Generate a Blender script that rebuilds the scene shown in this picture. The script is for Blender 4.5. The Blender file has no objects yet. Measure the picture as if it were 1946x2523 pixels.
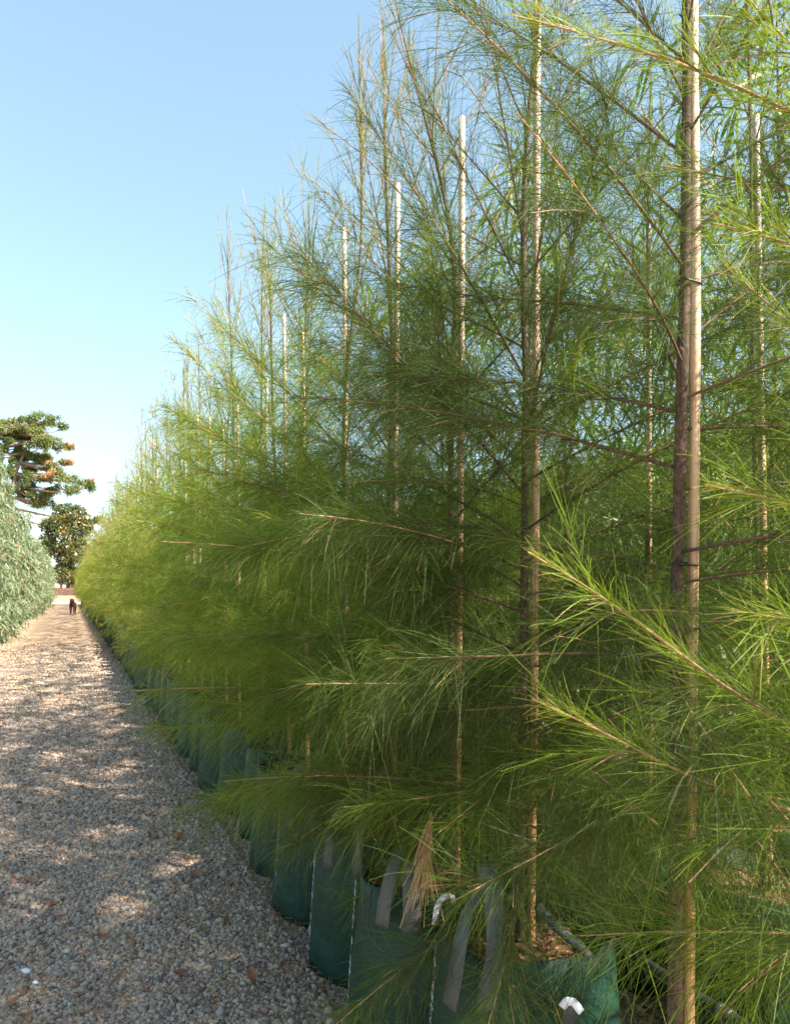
import bpy, math, random
import numpy as np
from mathutils import Vector, Matrix

# ------------------------------------------------------------------ camera, sky, sun
C = bpy.context.scene.collection
scene = bpy.context.scene
F, CX, CY, HOR, EYE = 1774.0, 973.0, 1261.5, 1446.0, 1.55
SLOPE = 0.452                       # sideways drift of the tree row per metre of depth

cam_data = bpy.data.cameras.new("camera")
cam = bpy.data.objects.new("camera", cam_data)
C.objects.link(cam)
scene.camera = cam
cam.location = (0, 0, EYE)
cam.rotation_euler = (math.radians(90), 0, 0)
cam_data.sensor_fit = 'VERTICAL'
cam_data.sensor_height = 24.0
cam_data.lens = 24.0 * F / 2523.0
cam_data.shift_y = (HOR - CY) / 2523.0
cam_data.clip_start = 0.05
cam_data.clip_end = 2000
cam_data.dof.use_dof = True
cam_data.dof.focus_distance = 2.3
cam_data.dof.aperture_fstop = 8.0

SUN_EL, SUN_AZ = math.radians(39), math.radians(-25)      # azimuth counted from +X (camera right) towards +Y
world = bpy.data.worlds.new("World")
scene.world = world
world.use_nodes = True
wn = world.node_tree.nodes; wl = world.node_tree.links
sky = wn.new('ShaderNodeTexSky'); sky.sky_type = 'NISHITA'; sky.sun_disc = False
sky.sun_elevation = SUN_EL
sky.sun_rotation = math.radians(90) - SUN_AZ
sky.air_density = 1.0; sky.dust_density = 1.2; sky.ozone_density = 0.7; sky.altitude = 100
bg = wn['Background']; bg.inputs[1].default_value = 0.100
tintn = wn.new('ShaderNodeMixRGB'); tintn.blend_type = 'MULTIPLY'; tintn.inputs[0].default_value = 1.0
tintn.inputs[2].default_value = (1.26, 1.46, 1.45, 1)
gam = wn.new('ShaderNodeGamma'); gam.inputs[1].default_value = 0.66
wl.new(sky.outputs[0], gam.inputs[0]); wl.new(gam.outputs[0], tintn.inputs[1]); wl.new(tintn.outputs[0], bg.inputs[0])

sd = bpy.data.lights.new("sun", 'SUN'); sd.energy = 5.0; sd.angle = math.radians(0.55); sd.color = (1.0, 0.90, 0.76)
sun = bpy.data.objects.new("sun", sd); C.objects.link(sun)
sv = Vector((math.cos(SUN_EL)*math.cos(SUN_AZ), math.cos(SUN_EL)*math.sin(SUN_AZ), math.sin(SUN_EL)))
sun.rotation_euler = sv.to_track_quat('Z', 'Y').to_euler()
sun.location = (20, 5, 25)

scene.view_settings.view_transform = 'Standard'
scene.view_settings.look = 'None'
scene.view_settings.exposure = 1.88
scene.view_settings.gamma = 1.0
scene.render.engine = 'CYCLES'
scene.cycles.max_bounces = 8
scene.cycles.transparent_max_bounces = 8

rng = np.random.default_rng(7)
random.seed(7)

def pt(px, py, d):
    """a point of the place at depth d (metres in front of the eye)"""
    return np.array([(px-CX)/F*d, d, EYE+(HOR-py)/F*d])

def rowpt(p, d, z=0.0):
    """p = sideways offset of a line parallel to the tree row, d = depth"""
    return np.array([p - SLOPE*d, d, z])

# ------------------------------------------------------------------ materials
def new_mat(name):
    m = bpy.data.materials.new(name); m.use_nodes = True
    nt = m.node_tree
    return m, nt.nodes, nt.links, nt.nodes['Principled BSDF'], nt.nodes['Material Output']

def ramp(nodes, stops, interp='LINEAR'):
    r = nodes.new('ShaderNodeValToRGB'); r.color_ramp.interpolation = interp
    e = r.color_ramp.elements
    while len(e) < len(stops): e.new(0.5)
    for i, (p, c) in enumerate(stops):
        e[i].position = p; e[i].color = (c[0], c[1], c[2], 1)
    return r

def leaf_mat(name, stops, transl=0.4, rough=0.45, spec=0.4, tboost=1.35):
    m, n, l, b, o = new_mat(name)
    at = n.new('ShaderNodeAttribute'); at.attribute_name = 'tint'
    r = ramp(n, stops)
    l.new(at.outputs['Fac'], r.inputs[0]); l.new(r.outputs[0], b.inputs['Base Color'])
    b.inputs['Roughness'].default_value = rough
    b.inputs['Specular IOR Level'].default_value = spec
    t = n.new('ShaderNodeBsdfTranslucent')
    mul = n.new('ShaderNodeMixRGB'); mul.blend_type = 'MULTIPLY'; mul.inputs[0].default_value = 1
    mul.inputs[2].default_value = (tboost*1.05, tboost*1.1, tboost*0.6, 1)
    l.new(r.outputs[0], mul.inputs[1]); l.new(mul.outputs[0], t.inputs[0])
    mx = n.new('ShaderNodeMixShader'); mx.inputs[0].default_value = transl
    l.new(b.outputs[0], mx.inputs[1]); l.new(t.outputs[0], mx.inputs[2])
    l.new(mx.outputs[0], o.inputs[0])
    return m

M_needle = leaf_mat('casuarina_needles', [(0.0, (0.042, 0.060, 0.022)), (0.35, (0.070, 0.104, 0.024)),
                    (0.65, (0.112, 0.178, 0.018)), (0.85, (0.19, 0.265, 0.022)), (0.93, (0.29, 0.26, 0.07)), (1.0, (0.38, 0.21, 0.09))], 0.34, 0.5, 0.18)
M_dead = leaf_mat('dry_needles', [(0, (0.30, 0.17, 0.09)), (1, (0.42, 0.27, 0.15))], 0.2)
M_euc = leaf_mat('eucalyptus_leaf', [(0, (0.10, 0.14, 0.075)), (0.5, (0.19, 0.245, 0.135)), (0.85, (0.31, 0.35, 0.21)), (1, (0.30, 0.15, 0.08))], 0.3, 0.4, 0.45, 1.1)
M_wattle = leaf_mat('long_leaf', [(0, (0.06, 0.11, 0.03)), (1, (0.16, 0.24, 0.06))], 0.4)
M_magnolia = leaf_mat('magnolia_leaf', [(0, (0.03, 0.055, 0.018)), (0.6, (0.07, 0.11, 0.025)), (0.8, (0.16, 0.18, 0.04)), (1, (0.25, 0.12, 0.035))], 0.15, 0.22, 0.8)
M_pine = leaf_mat('pine_foliage', [(0, (0.06, 0.10, 0.04)), (0.6, (0.16, 0.20, 0.06)), (0.75, (0.26, 0.22, 0.08)), (0.85, (0.38, 0.21, 0.10)), (1, (0.50, 0.28, 0.14))], 0.3)
M_grass = leaf_mat('grass_blade', [(0, (0.08, 0.14, 0.03)), (1, (0.25, 0.3, 0.08))], 0.4)

def bark_mat(name, c1, c2, c3, scale=60, bump=0.5, tip=None):
    m, n, l, b, o = new_mat(name)
    tc = n.new('ShaderNodeTexCoord'); mp = n.new('ShaderNodeMapping'); mp.inputs['Scale'].default_value = (1, 1, 0.5)
    l.new(tc.outputs['Object'], mp.inputs[0])
    ns = n.new('ShaderNodeTexNoise'); ns.inputs['Scale'].default_value = scale; ns.inputs['Detail'].default_value = 6
    ns.inputs['Roughness'].default_value = 0.7
    l.new(mp.outputs[0], ns.inputs[0])
    r = ramp(n, [(0.32, c1), (0.52, c2), (0.72, c3)])
    l.new(ns.outputs['Fac'], r.inputs[0])
    src = r.outputs[0]
    if tip:
        at = n.new('ShaderNodeAttribute'); at.attribute_name = 'tint'
        mx = n.new('ShaderNodeMixRGB'); mx.inputs[2].default_value = (*tip, 1)
        l.new(at.outputs['Fac'], mx.inputs[0]); l.new(src, mx.inputs[1]); src = mx.outputs[0]
    l.new(src, b.inputs['Base Color'])
    b.inputs['Roughness'].default_value = 0.85
    bp = n.new('ShaderNodeBump'); bp.inputs['Strength'].default_value = bump; bp.inputs['Distance'].default_value = 0.004
    l.new(ns.outputs['Fac'], bp.inputs['Height']); l.new(bp.outputs[0], b.inputs['Normal'])
    return m
M_bark = bark_mat('casuarina_bark', (0.028, 0.016, 0.011), (0.075, 0.042, 0.027), (0.175, 0.110, 0.075), 110, 0.9, tip=(0.42, 0.24, 0.13))
M_greybark = bark_mat('grey_bark', (0.10, 0.07, 0.06), (0.28, 0.22, 0.18), (0.42, 0.36, 0.30), 12, 0.6, tip=(0.30, 0.18, 0.12))

m, n, l, b, o = new_mat('hardwood_stake'); M_stake = m
tc = n.new('ShaderNodeTexCoord'); mp = n.new('ShaderNodeMapping'); mp.inputs['Scale'].default_value = (1, 1, 0.03)
l.new(tc.outputs['Object'], mp.inputs[0])
ns = n.new('ShaderNodeTexNoise'); ns.inputs['Scale'].default_value = 130; ns.inputs['Detail'].default_value = 5
l.new(mp.outputs[0], ns.inputs[0])
sx = n.new('ShaderNodeSeparateXYZ'); l.new(tc.outputs['Object'], sx.inputs[0])
mr = n.new('ShaderNodeMapRange'); mr.inputs[1].default_value = 1.0; mr.inputs[2].default_value = 3.3
l.new(sx.outputs['Z'], mr.inputs[0])
r1 = ramp(n, [(0.3, (0.34, 0.15, 0.055)), (0.5, (0.58, 0.32, 0.13)), (0.7, (0.70, 0.45, 0.22))])
r2 = ramp(n, [(0.3, (0.36, 0.28, 0.22)), (0.5, (0.58, 0.49, 0.41)), (0.7, (0.70, 0.62, 0.55))])
l.new(ns.outputs['Fac'], r1.inputs[0]); l.new(ns.outputs['Fac'], r2.inputs[0])
mx = n.new('ShaderNodeMixRGB'); l.new(mr.outputs[0], mx.inputs[0]); l.new(r1.outputs[0], mx.inputs[1]); l.new(r2.outputs[0], mx.inputs[2])
l.new(mx.outputs[0], b.inputs['Base Color']); b.inputs['Roughness'].default_value = 0.6
bp = n.new('ShaderNodeBump'); bp.inputs['Strength'].default_value = 0.35; bp.inputs['Distance'].default_value = 0.002
l.new(ns.outputs['Fac'], bp.inputs['Height']); l.new(bp.outputs[0], b.inputs['Normal'])

def simple(name, col, rough=0.6, noise=0.0, scale=20, spec=0.4, bump=0.0):
    m, n, l, b, o = new_mat(name)
    b.inputs['Roughness'].default_value = rough; b.inputs['Specular IOR Level'].default_value = spec
    tc = n.new('ShaderNodeTexCoord')
    ns = n.new('ShaderNodeTexNoise'); ns.inputs['Scale'].default_value = scale; ns.inputs['Detail'].default_value = 5
    l.new(tc.outputs['Object'], ns.inputs[0])
    k = 1+noise
    r = ramp(n, [(0.3, tuple(c/k for c in col)), (0.7, tuple(min(1, c*k) for c in col))])
    l.new(ns.outputs['Fac'], r.inputs[0]); l.new(r.outputs[0], b.inputs['Base Color'])
    if bump:
        bp = n.new('ShaderNodeBump'); bp.inputs['Strength'].default_value = bump; bp.inputs['Distance'].default_value = 0.01
        l.new(ns.outputs['Fac'], bp.inputs['Height']); l.new(bp.outputs[0], b.inputs['Normal'])
    return m

# woven grow-bag fabric
m, n, l, b, o = new_mat('woven_green_fabric'); M_bag = m
tc = n.new('ShaderNodeTexCoord')
ns = n.new('ShaderNodeTexNoise'); ns.inputs['Scale'].default_value = 5; ns.inputs['Detail'].default_value = 6
l.new(tc.outputs['Object'], ns.inputs[0])
r = ramp(n, [(0.3, (0.007, 0.027, 0.016)), (0.55, (0.010, 0.042, 0.026)), (0.75, (0.022, 0.070, 0.046))])
l.new(ns.outputs['Fac'], r.inputs[0])
sx = n.new('ShaderNodeSeparateXYZ'); l.new(tc.outputs['Object'], sx.inputs[0])
dn = n.new('ShaderNodeTexNoise'); dn.inputs['Scale'].default_value = 14; dn.inputs['Detail'].default_value = 4
l.new(tc.outputs['Object'], dn.inputs[0])
ad = n.new('ShaderNodeMath'); ad.operation = 'MULTIPLY_ADD'; ad.inputs[1].default_value = 0.16; ad.inputs[2].default_value = -0.06
l.new(dn.outputs['Fac'], ad.inputs[0])
sb = n.new('ShaderNodeMath'); sb.operation = 'LESS_THAN'; l.new(sx.outputs['Z'], sb.inputs[0]); l.new(ad.outputs[0], sb.inputs[1])
mu = n.new('ShaderNodeMath'); mu.operation = 'MULTIPLY'; mu.inputs[1].default_value = 0.45; l.new(sb.outputs[0], mu.inputs[0])
mx = n.new('ShaderNodeMixRGB'); mx.inputs[2].default_value = (0.16, 0.12, 0.085, 1)
l.new(mu.outputs[0], mx.inputs[0]); l.new(r.outputs[0], mx.inputs[1]); l.new(mx.outputs[0], b.inputs['Base Color'])
b.inputs['Roughness'].default_value = 0.5; b.inputs['Specular IOR Level'].default_value = 0.25
w1 = n.new('ShaderNodeTexWave'); w1.bands_direction = 'Z'; w1.inputs['Scale'].default_value = 110
w2 = n.new('ShaderNodeTexWave'); w2.bands_direction = 'DIAGONAL'; w2.inputs['Scale'].default_value = 100
l.new(tc.outputs['Object'], w1.inputs[0]); l.new(tc.outputs['Object'], w2.inputs[0])
a2 = n.new('ShaderNodeMath'); a2.operation = 'ADD'; l.new(w1.outputs['Fac'], a2.inputs[0]); l.new(w2.outputs['Fac'], a2.inputs[1])
bp = n.new('ShaderNodeBump'); bp.inputs['Strength'].default_value = 0.25; bp.inputs['Distance'].default_value = 0.001
l.new(a2.outputs[0], bp.inputs['Height'])
bp2 = n.new('ShaderNodeBump'); bp2.inputs['Strength'].default_value = 0.5; bp2.inputs['Distance'].default_value = 0.02
l.new(dn.outputs['Fac'], bp2.inputs['Height']); l.new(bp.outputs[0], bp2.inputs['Normal']); l.new(bp2.outputs[0], b.inputs['Normal'])

# mesh webbing straps: a net of pale threads over a dark tape (uses the strap's UVs, metres)
m, n, l, b, o = new_mat('mesh_webbing'); M_strap = m
uv = n.new('ShaderNodeUVMap')
outs = []
for ang in (40, -40):
    mp = n.new('ShaderNodeMapping'); mp.inputs['Rotation'].default_value = (0, 0, math.radians(ang))
    l.new(uv.outputs[0], mp.inputs[0])
    w = n.new('ShaderNodeTexWave'); w.bands_direction = 'X'; w.inputs['Scale'].default_value = 75; w.inputs['Distortion'].default_value = 1.2
    w.inputs['Detail Scale'].default_value = 8
    l.new(mp.outputs[0], w.inputs[0]); outs.append(w)
mxx = n.new('ShaderNodeMath'); mxx.operation = 'MAXIMUM'
l.new(outs[0].outputs['Fac'], mxx.inputs[0]); l.new(outs[1].outputs['Fac'], mxx.inputs[1])
r = ramp(n, [(0.62, (0.010, 0.014, 0.018)), (0.95, (0.14, 0.15, 0.16))])
l.new(mxx.outputs[0], r.inputs[0]); l.new(r.outputs[0], b.inputs['Base Color']); b.inputs['Roughness'].default_value = 0.5
bp = n.new('ShaderNodeBump'); bp.inputs['Strength'].default_value = 0.5; bp.inputs['Distance'].default_value = 0.001
l.new(mxx.outputs[0], bp.inputs['Height']); l.new(bp.outputs[0], b.inputs['Normal'])

M_black = simple('black_poly', (0.018, 0.018, 0.02), 0.38, 0.3, 8)
M_white = simple('white_plastic', (0.72, 0.72, 0.76), 0.4, 0.1, 30)
M_thread = simple('white_stitching', (0.42, 0.43, 0.44), 0.8, 0.5, 90)
M_red = simple('magenta_plastic', (0.38, 0.015, 0.06), 0.35, 0.3, 60)
M_mulch = simple('potting_mulch', (0.15, 0.085, 0.048), 0.95, 1.4, 70, 0.2, 0.9)
M_leafb = simple('brown_dry_leaf', (0.24, 0.10, 0.045), 0.6, 0.7, 40)
M_fur = simple('chocolate_fur', (0.045, 0.018, 0.012), 0.55, 0.5, 25)
M_soil = simple('red_soil', (0.40, 0.235, 0.165), 0.95, 0.35, 3, 0.2, 0.5)
M_bank = simple('dark_bank_soil', (0.10, 0.055, 0.04), 0.95, 0.5, 4, 0.2, 0.6)
M_postm = simple('steel_peg', (0.25, 0.25, 0.26), 0.5, 0.3, 20)

STONES = [(0.0, (0.10, 0.078, 0.07)), (0.2, (0.26, 0.20, 0.17)), (0.42, (0.41, 0.325, 0.265)), (0.62, (0.52, 0.41, 0.31)),
          (0.78, (0.42, 0.28, 0.165)), (0.88, (0.28, 0.135, 0.075)), (1.0, (0.56, 0.49, 0.42))]
m, n, l, b, o = new_mat('gravel_stones'); M_stones = m
at = n.new('ShaderNodeAttribute'); at.attribute_name = 'tint'
r = ramp(n, STONES)
tc = n.new('ShaderNodeTexCoord'); ns = n.new('ShaderNodeTexNoise'); ns.inputs['Scale'].default_value = 300; ns.inputs['Detail'].default_value = 3
l.new(tc.outputs['Object'], ns.inputs[0])
hv = n.new('ShaderNodeMapRange'); hv.inputs[1].default_value = 0.3; hv.inputs[2].default_value = 0.7; hv.inputs[3].default_value = 0.78; hv.inputs[4].default_value = 1.15
l.new(ns.outputs['Fac'], hv.inputs[0])
ml = n.new('ShaderNodeMixRGB'); ml.blend_type = 'MULTIPLY'; ml.inputs[0].default_value = 1
l.new(at.outputs['Fac'], r.inputs[0]); l.new(r.outputs[0], ml.inputs[1]); l.new(hv.outputs[0], ml.inputs[2])
l.new(ml.outputs[0], b.inputs['Base Color']); b.inputs['Roughness'].default_value = 0.8

def ground_mat(name, moss=True):
    m, n, l, b, o = new_mat(name)
    tc = n.new('ShaderNodeTexCoord')
    v = n.new('ShaderNodeTexVoronoi'); v.inputs['Scale'].default_value = 55
    l.new(tc.outputs['Object'], v.inputs[0])
    sp = n.new('ShaderNodeSeparateColor'); l.new(v.outputs['Color'], sp.inputs[0])
    r = ramp(n, STONES); l.new(sp.outputs[0], r.inputs[0])
    big = n.new('ShaderNodeTexNoise'); big.inputs['Scale'].default_value = 0.9; big.inputs['Detail'].default_value = 6
    l.new(tc.outputs['Object'], big.inputs[0])
    rb = ramp(n, [(0.3, (1.05, 0.95, 0.88)), (0.7, (1.5, 1.32, 1.12))])
    l.new(big.outputs['Fac'], rb.inputs[0])
    ml = n.new('ShaderNodeMixRGB'); ml.blend_type = 'MULTIPLY'; ml.inputs[0].default_value = 1
    l.new(r.outputs[0], ml.inputs[1]); l.new(rb.outputs[0], ml.inputs[2])
    src = ml.outputs[0]
    if moss:
        mp = n.new('ShaderNodeMapping'); mp.inputs['Location'].default_value = (3.1, 1.7, 0); mp.inputs['Scale'].default_value = (0.9, 0.55, 1)
        l.new(tc.outputs['Object'], mp.inputs[0])
        mn = n.new('ShaderNodeTexNoise'); mn.inputs['Scale'].default_value = 1.1; mn.inputs['Detail'].default_value = 7; mn.inputs['Roughness'].default_value = 0.7
        l.new(mp.outputs[0], mn.inputs[0])
        mr = n.new('ShaderNodeMapRange'); mr.inputs[1].default_value = 0.55; mr.inputs[2].default_value = 0.70; mr.inputs[4].default_value = 0.75
        l.new(mn.outputs['Fac'], mr.inputs[0])
        sx = n.new('ShaderNodeSeparateXYZ'); l.new(tc.outputs['Object'], sx.inputs[0])
        yr = n.new('ShaderNodeMapRange'); yr.inputs[1].default_value = 6.5; yr.inputs[2].default_value = 9.5
        l.new(sx.outputs['Y'], yr.inputs[0])
        mm = n.new('ShaderNodeMath'); mm.operation = 'MULTIPLY'; l.new(mr.outputs[0], mm.inputs[0]); l.new(yr.outputs[0], mm.inputs[1])
        mx = n.new('ShaderNodeMixRGB'); mx.inputs[2].default_value = (0.17, 0.17, 0.06, 1)
        l.new(mm.outputs[0], mx.inputs[0]); l.new(src, mx.inputs[1]); src = mx.outputs[0]
    l.new(src, b.inputs['Base Color']); b.inputs['Roughness'].default_value = 0.9
    bp = n.new('ShaderNodeBump'); bp.inputs['Strength'].default_value = 0.9; bp.inputs['Distance'].default_value = 0.012; bp.invert = True
    l.new(v.outputs['Distance'], bp.inputs['Height']); l.new(bp.outputs[0], b.inputs['Normal'])
    return m
M_path = ground_mat('gravel_surface')
M_ground = simple('ground_soil', (0.30, 0.235, 0.175), 0.95, 0.5, 6, 0.2, 0.5)
M_cross = simple('pale_crossing_gravel', (0.52, 0.44, 0.35), 0.9, 0.15, 12)

# ------------------------------------------------------------------ mesh helpers
def make_mesh(name, verts, quads=None, tris=None, mat=None, tint=None, smooth=False, uv=None):
    me = bpy.data.meshes.new(name)
    verts = np.asarray(verts, dtype=np.float32)
    loops = []; totals = []
    if quads is not None and len(quads):
        q = np.asarray(quads, dtype=np.int32); loops.append(q.ravel()); totals.append(np.full(len(q), 4, np.int32))
    if tris is not None and len(tris):
        t = np.asarray(tris, dtype=np.int32); loops.append(t.ravel()); totals.append(np.full(len(t), 3, np.int32))
    loops = np.concatenate(loops); totals = np.concatenate(totals)
    me.vertices.add(len(verts)); me.vertices.foreach_set('co', verts.ravel())
    me.loops.add(len(loops)); me.loops.foreach_set('vertex_index', loops)
    me.polygons.add(len(totals))
    me.polygons.foreach_set('loop_start', np.concatenate([[0], np.cumsum(totals)[:-1]]).astype(np.int32))
    me.polygons.foreach_set('loop_total', totals)
    if smooth: me.polygons.foreach_set('use_smooth', np.ones(len(totals), dtype=bool))
    me.update(calc_edges=True)
    if tint is not None:
        a = me.attributes.new('tint', 'FLOAT', 'POINT'); a.data.foreach_set('value', np.asarray(tint, dtype=np.float32))
    if uv is not None:
        ul = me.uv_layers.new(name='UVMap'); ul.data.foreach_set('uv', np.asarray(uv, np.float32)[loops].ravel())
    if mat: me.materials.append(mat)
    return me

def link(name, me, parent=None, loc=None, label=None, cat=None, group=None, kind=None):
    o = bpy.data.objects.new(name, me); C.objects.link(o)
    if parent is not None: o.parent = parent
    if loc is not None: o.location = tuple(float(v) for v in loc)
    tag(o, label, cat, group, kind)
    return o

def tag(o, label=None, cat=None, group=None, kind=None):
    if label: o['label'] = label
    if cat: o['category'] = cat
    if group: o['group'] = group
    if kind: o['kind'] = kind

def ribbons(P, W, tint, r):
    """P (N,S,3) centre lines, W (N,S) widths -> verts, quads, tint: one narrow strip each"""
    N, S, _ = P.shape
    T = np.gradient(P, axis=1)
    rv = r.normal(size=(N, 1, 3))
    side = np.cross(T, np.broadcast_to(rv, T.shape))
    side /= np.linalg.norm(side, axis=2, keepdims=True)+1e-9
    A = P + side*W[..., None]*0.5; B = P - side*W[..., None]*0.5
    V = np.stack([A, B], axis=2).reshape(-1, 3)
    base = (np.arange(N)*S*2)[:, None]; k = (np.arange(S-1)*2)[None, :]
    i = base+k
    Q = np.stack([i, i+1, i+3, i+2], axis=2).reshape(-1, 4)
    t = np.asarray(tint)
    if t.ndim == 1: t = np.repeat(t[:, None], S, 1)
    return V, Q, np.repeat(t.reshape(-1), 2)

class Tubes:
    def __init__(s): s.V = []; s.Q = []; s.T = []; s.n = 0
    def add(s, pts, rad, sides=6, tint=0.0, wob=0.0, r=None):
        pts = np.asarray(pts, float); n = len(pts)
        rad = np.broadcast_to(np.asarray(rad, float), (n,))
        T = np.gradient(pts, axis=0); T /= np.linalg.norm(T, axis=1, keepdims=True)+1e-9
        ref = np.array([0.0, 0, 1.0]) if abs(T[0, 2]) < 0.8 else np.array([1.0, 0, 0])
        U = np.cross(T, ref); U /= np.linalg.norm(U, axis=1, keepdims=True)+1e-9
        W = np.cross(T, U)
        a = np.arange(sides)*2*np.pi/sides
        R = rad[:, None]*np.ones((1, sides))
        if wob and r is not None: R = R*(1+r.normal(0, wob, R.shape))
        ring = pts[:, None, :] + R[..., None]*(np.cos(a)[None, :, None]*U[:, None, :] + np.sin(a)[None, :, None]*W[:, None, :])
        s.V.append(ring.reshape(-1, 3))
        i = np.arange(n-1)[:, None]*sides; j = np.arange(sides)[None, :]; j2 = (j+1) % sides
        q = np.stack([i+j, i+j2, i+sides+j2, i+sides+j], axis=2).reshape(-1, 4)+s.n
        s.Q.append(q); s.n += n*sides
        tt = np.broadcast_to(np.asarray(tint, float), (n,))
        s.T.append(np.repeat(tt, sides))
    def cap(s, pts_end, rad, sides, tint=0): pass
    def mesh(s, name, mat, smooth=True):
        return make_mesh(name, np.concatenate(s.V), np.concatenate(s.Q), None, mat, np.concatenate(s.T), smooth)

def norm(v): return v/(np.linalg.norm(v, axis=-1, keepdims=True)+1e-9)

def interp_path(pts, n):
    pts = np.asarray(pts, float)
    d = np.concatenate([[0], np.cumsum(np.linalg.norm(np.diff(pts, axis=0), axis=1))])
    t = np.linspace(0, d[-1], n)
    lin = np.stack([np.interp(t, d, pts[:, k]) for k in range(3)], 1)
    for _ in range(2):
        if n > 4: lin[1:-1] = 0.25*lin[:-2]+0.5*lin[1:-1]+0.25*lin[2:]
    return lin

# ------------------------------------------------------------------ casuarina builder
ELEV = ([0.5, 0.9, 1.3, 1.7, 2.1, 2.8, 3.4, 5.0], [-2, 6, 15, 28, 44, 62, 73, 80])
LENG = ([0.5, 0.8, 1.3, 1.9, 2.6, 3.2, 3.8, 5.0], [0.50, 0.76, 0.90, 0.84, 0.62, 0.44, 0.30, 0.20])

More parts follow.
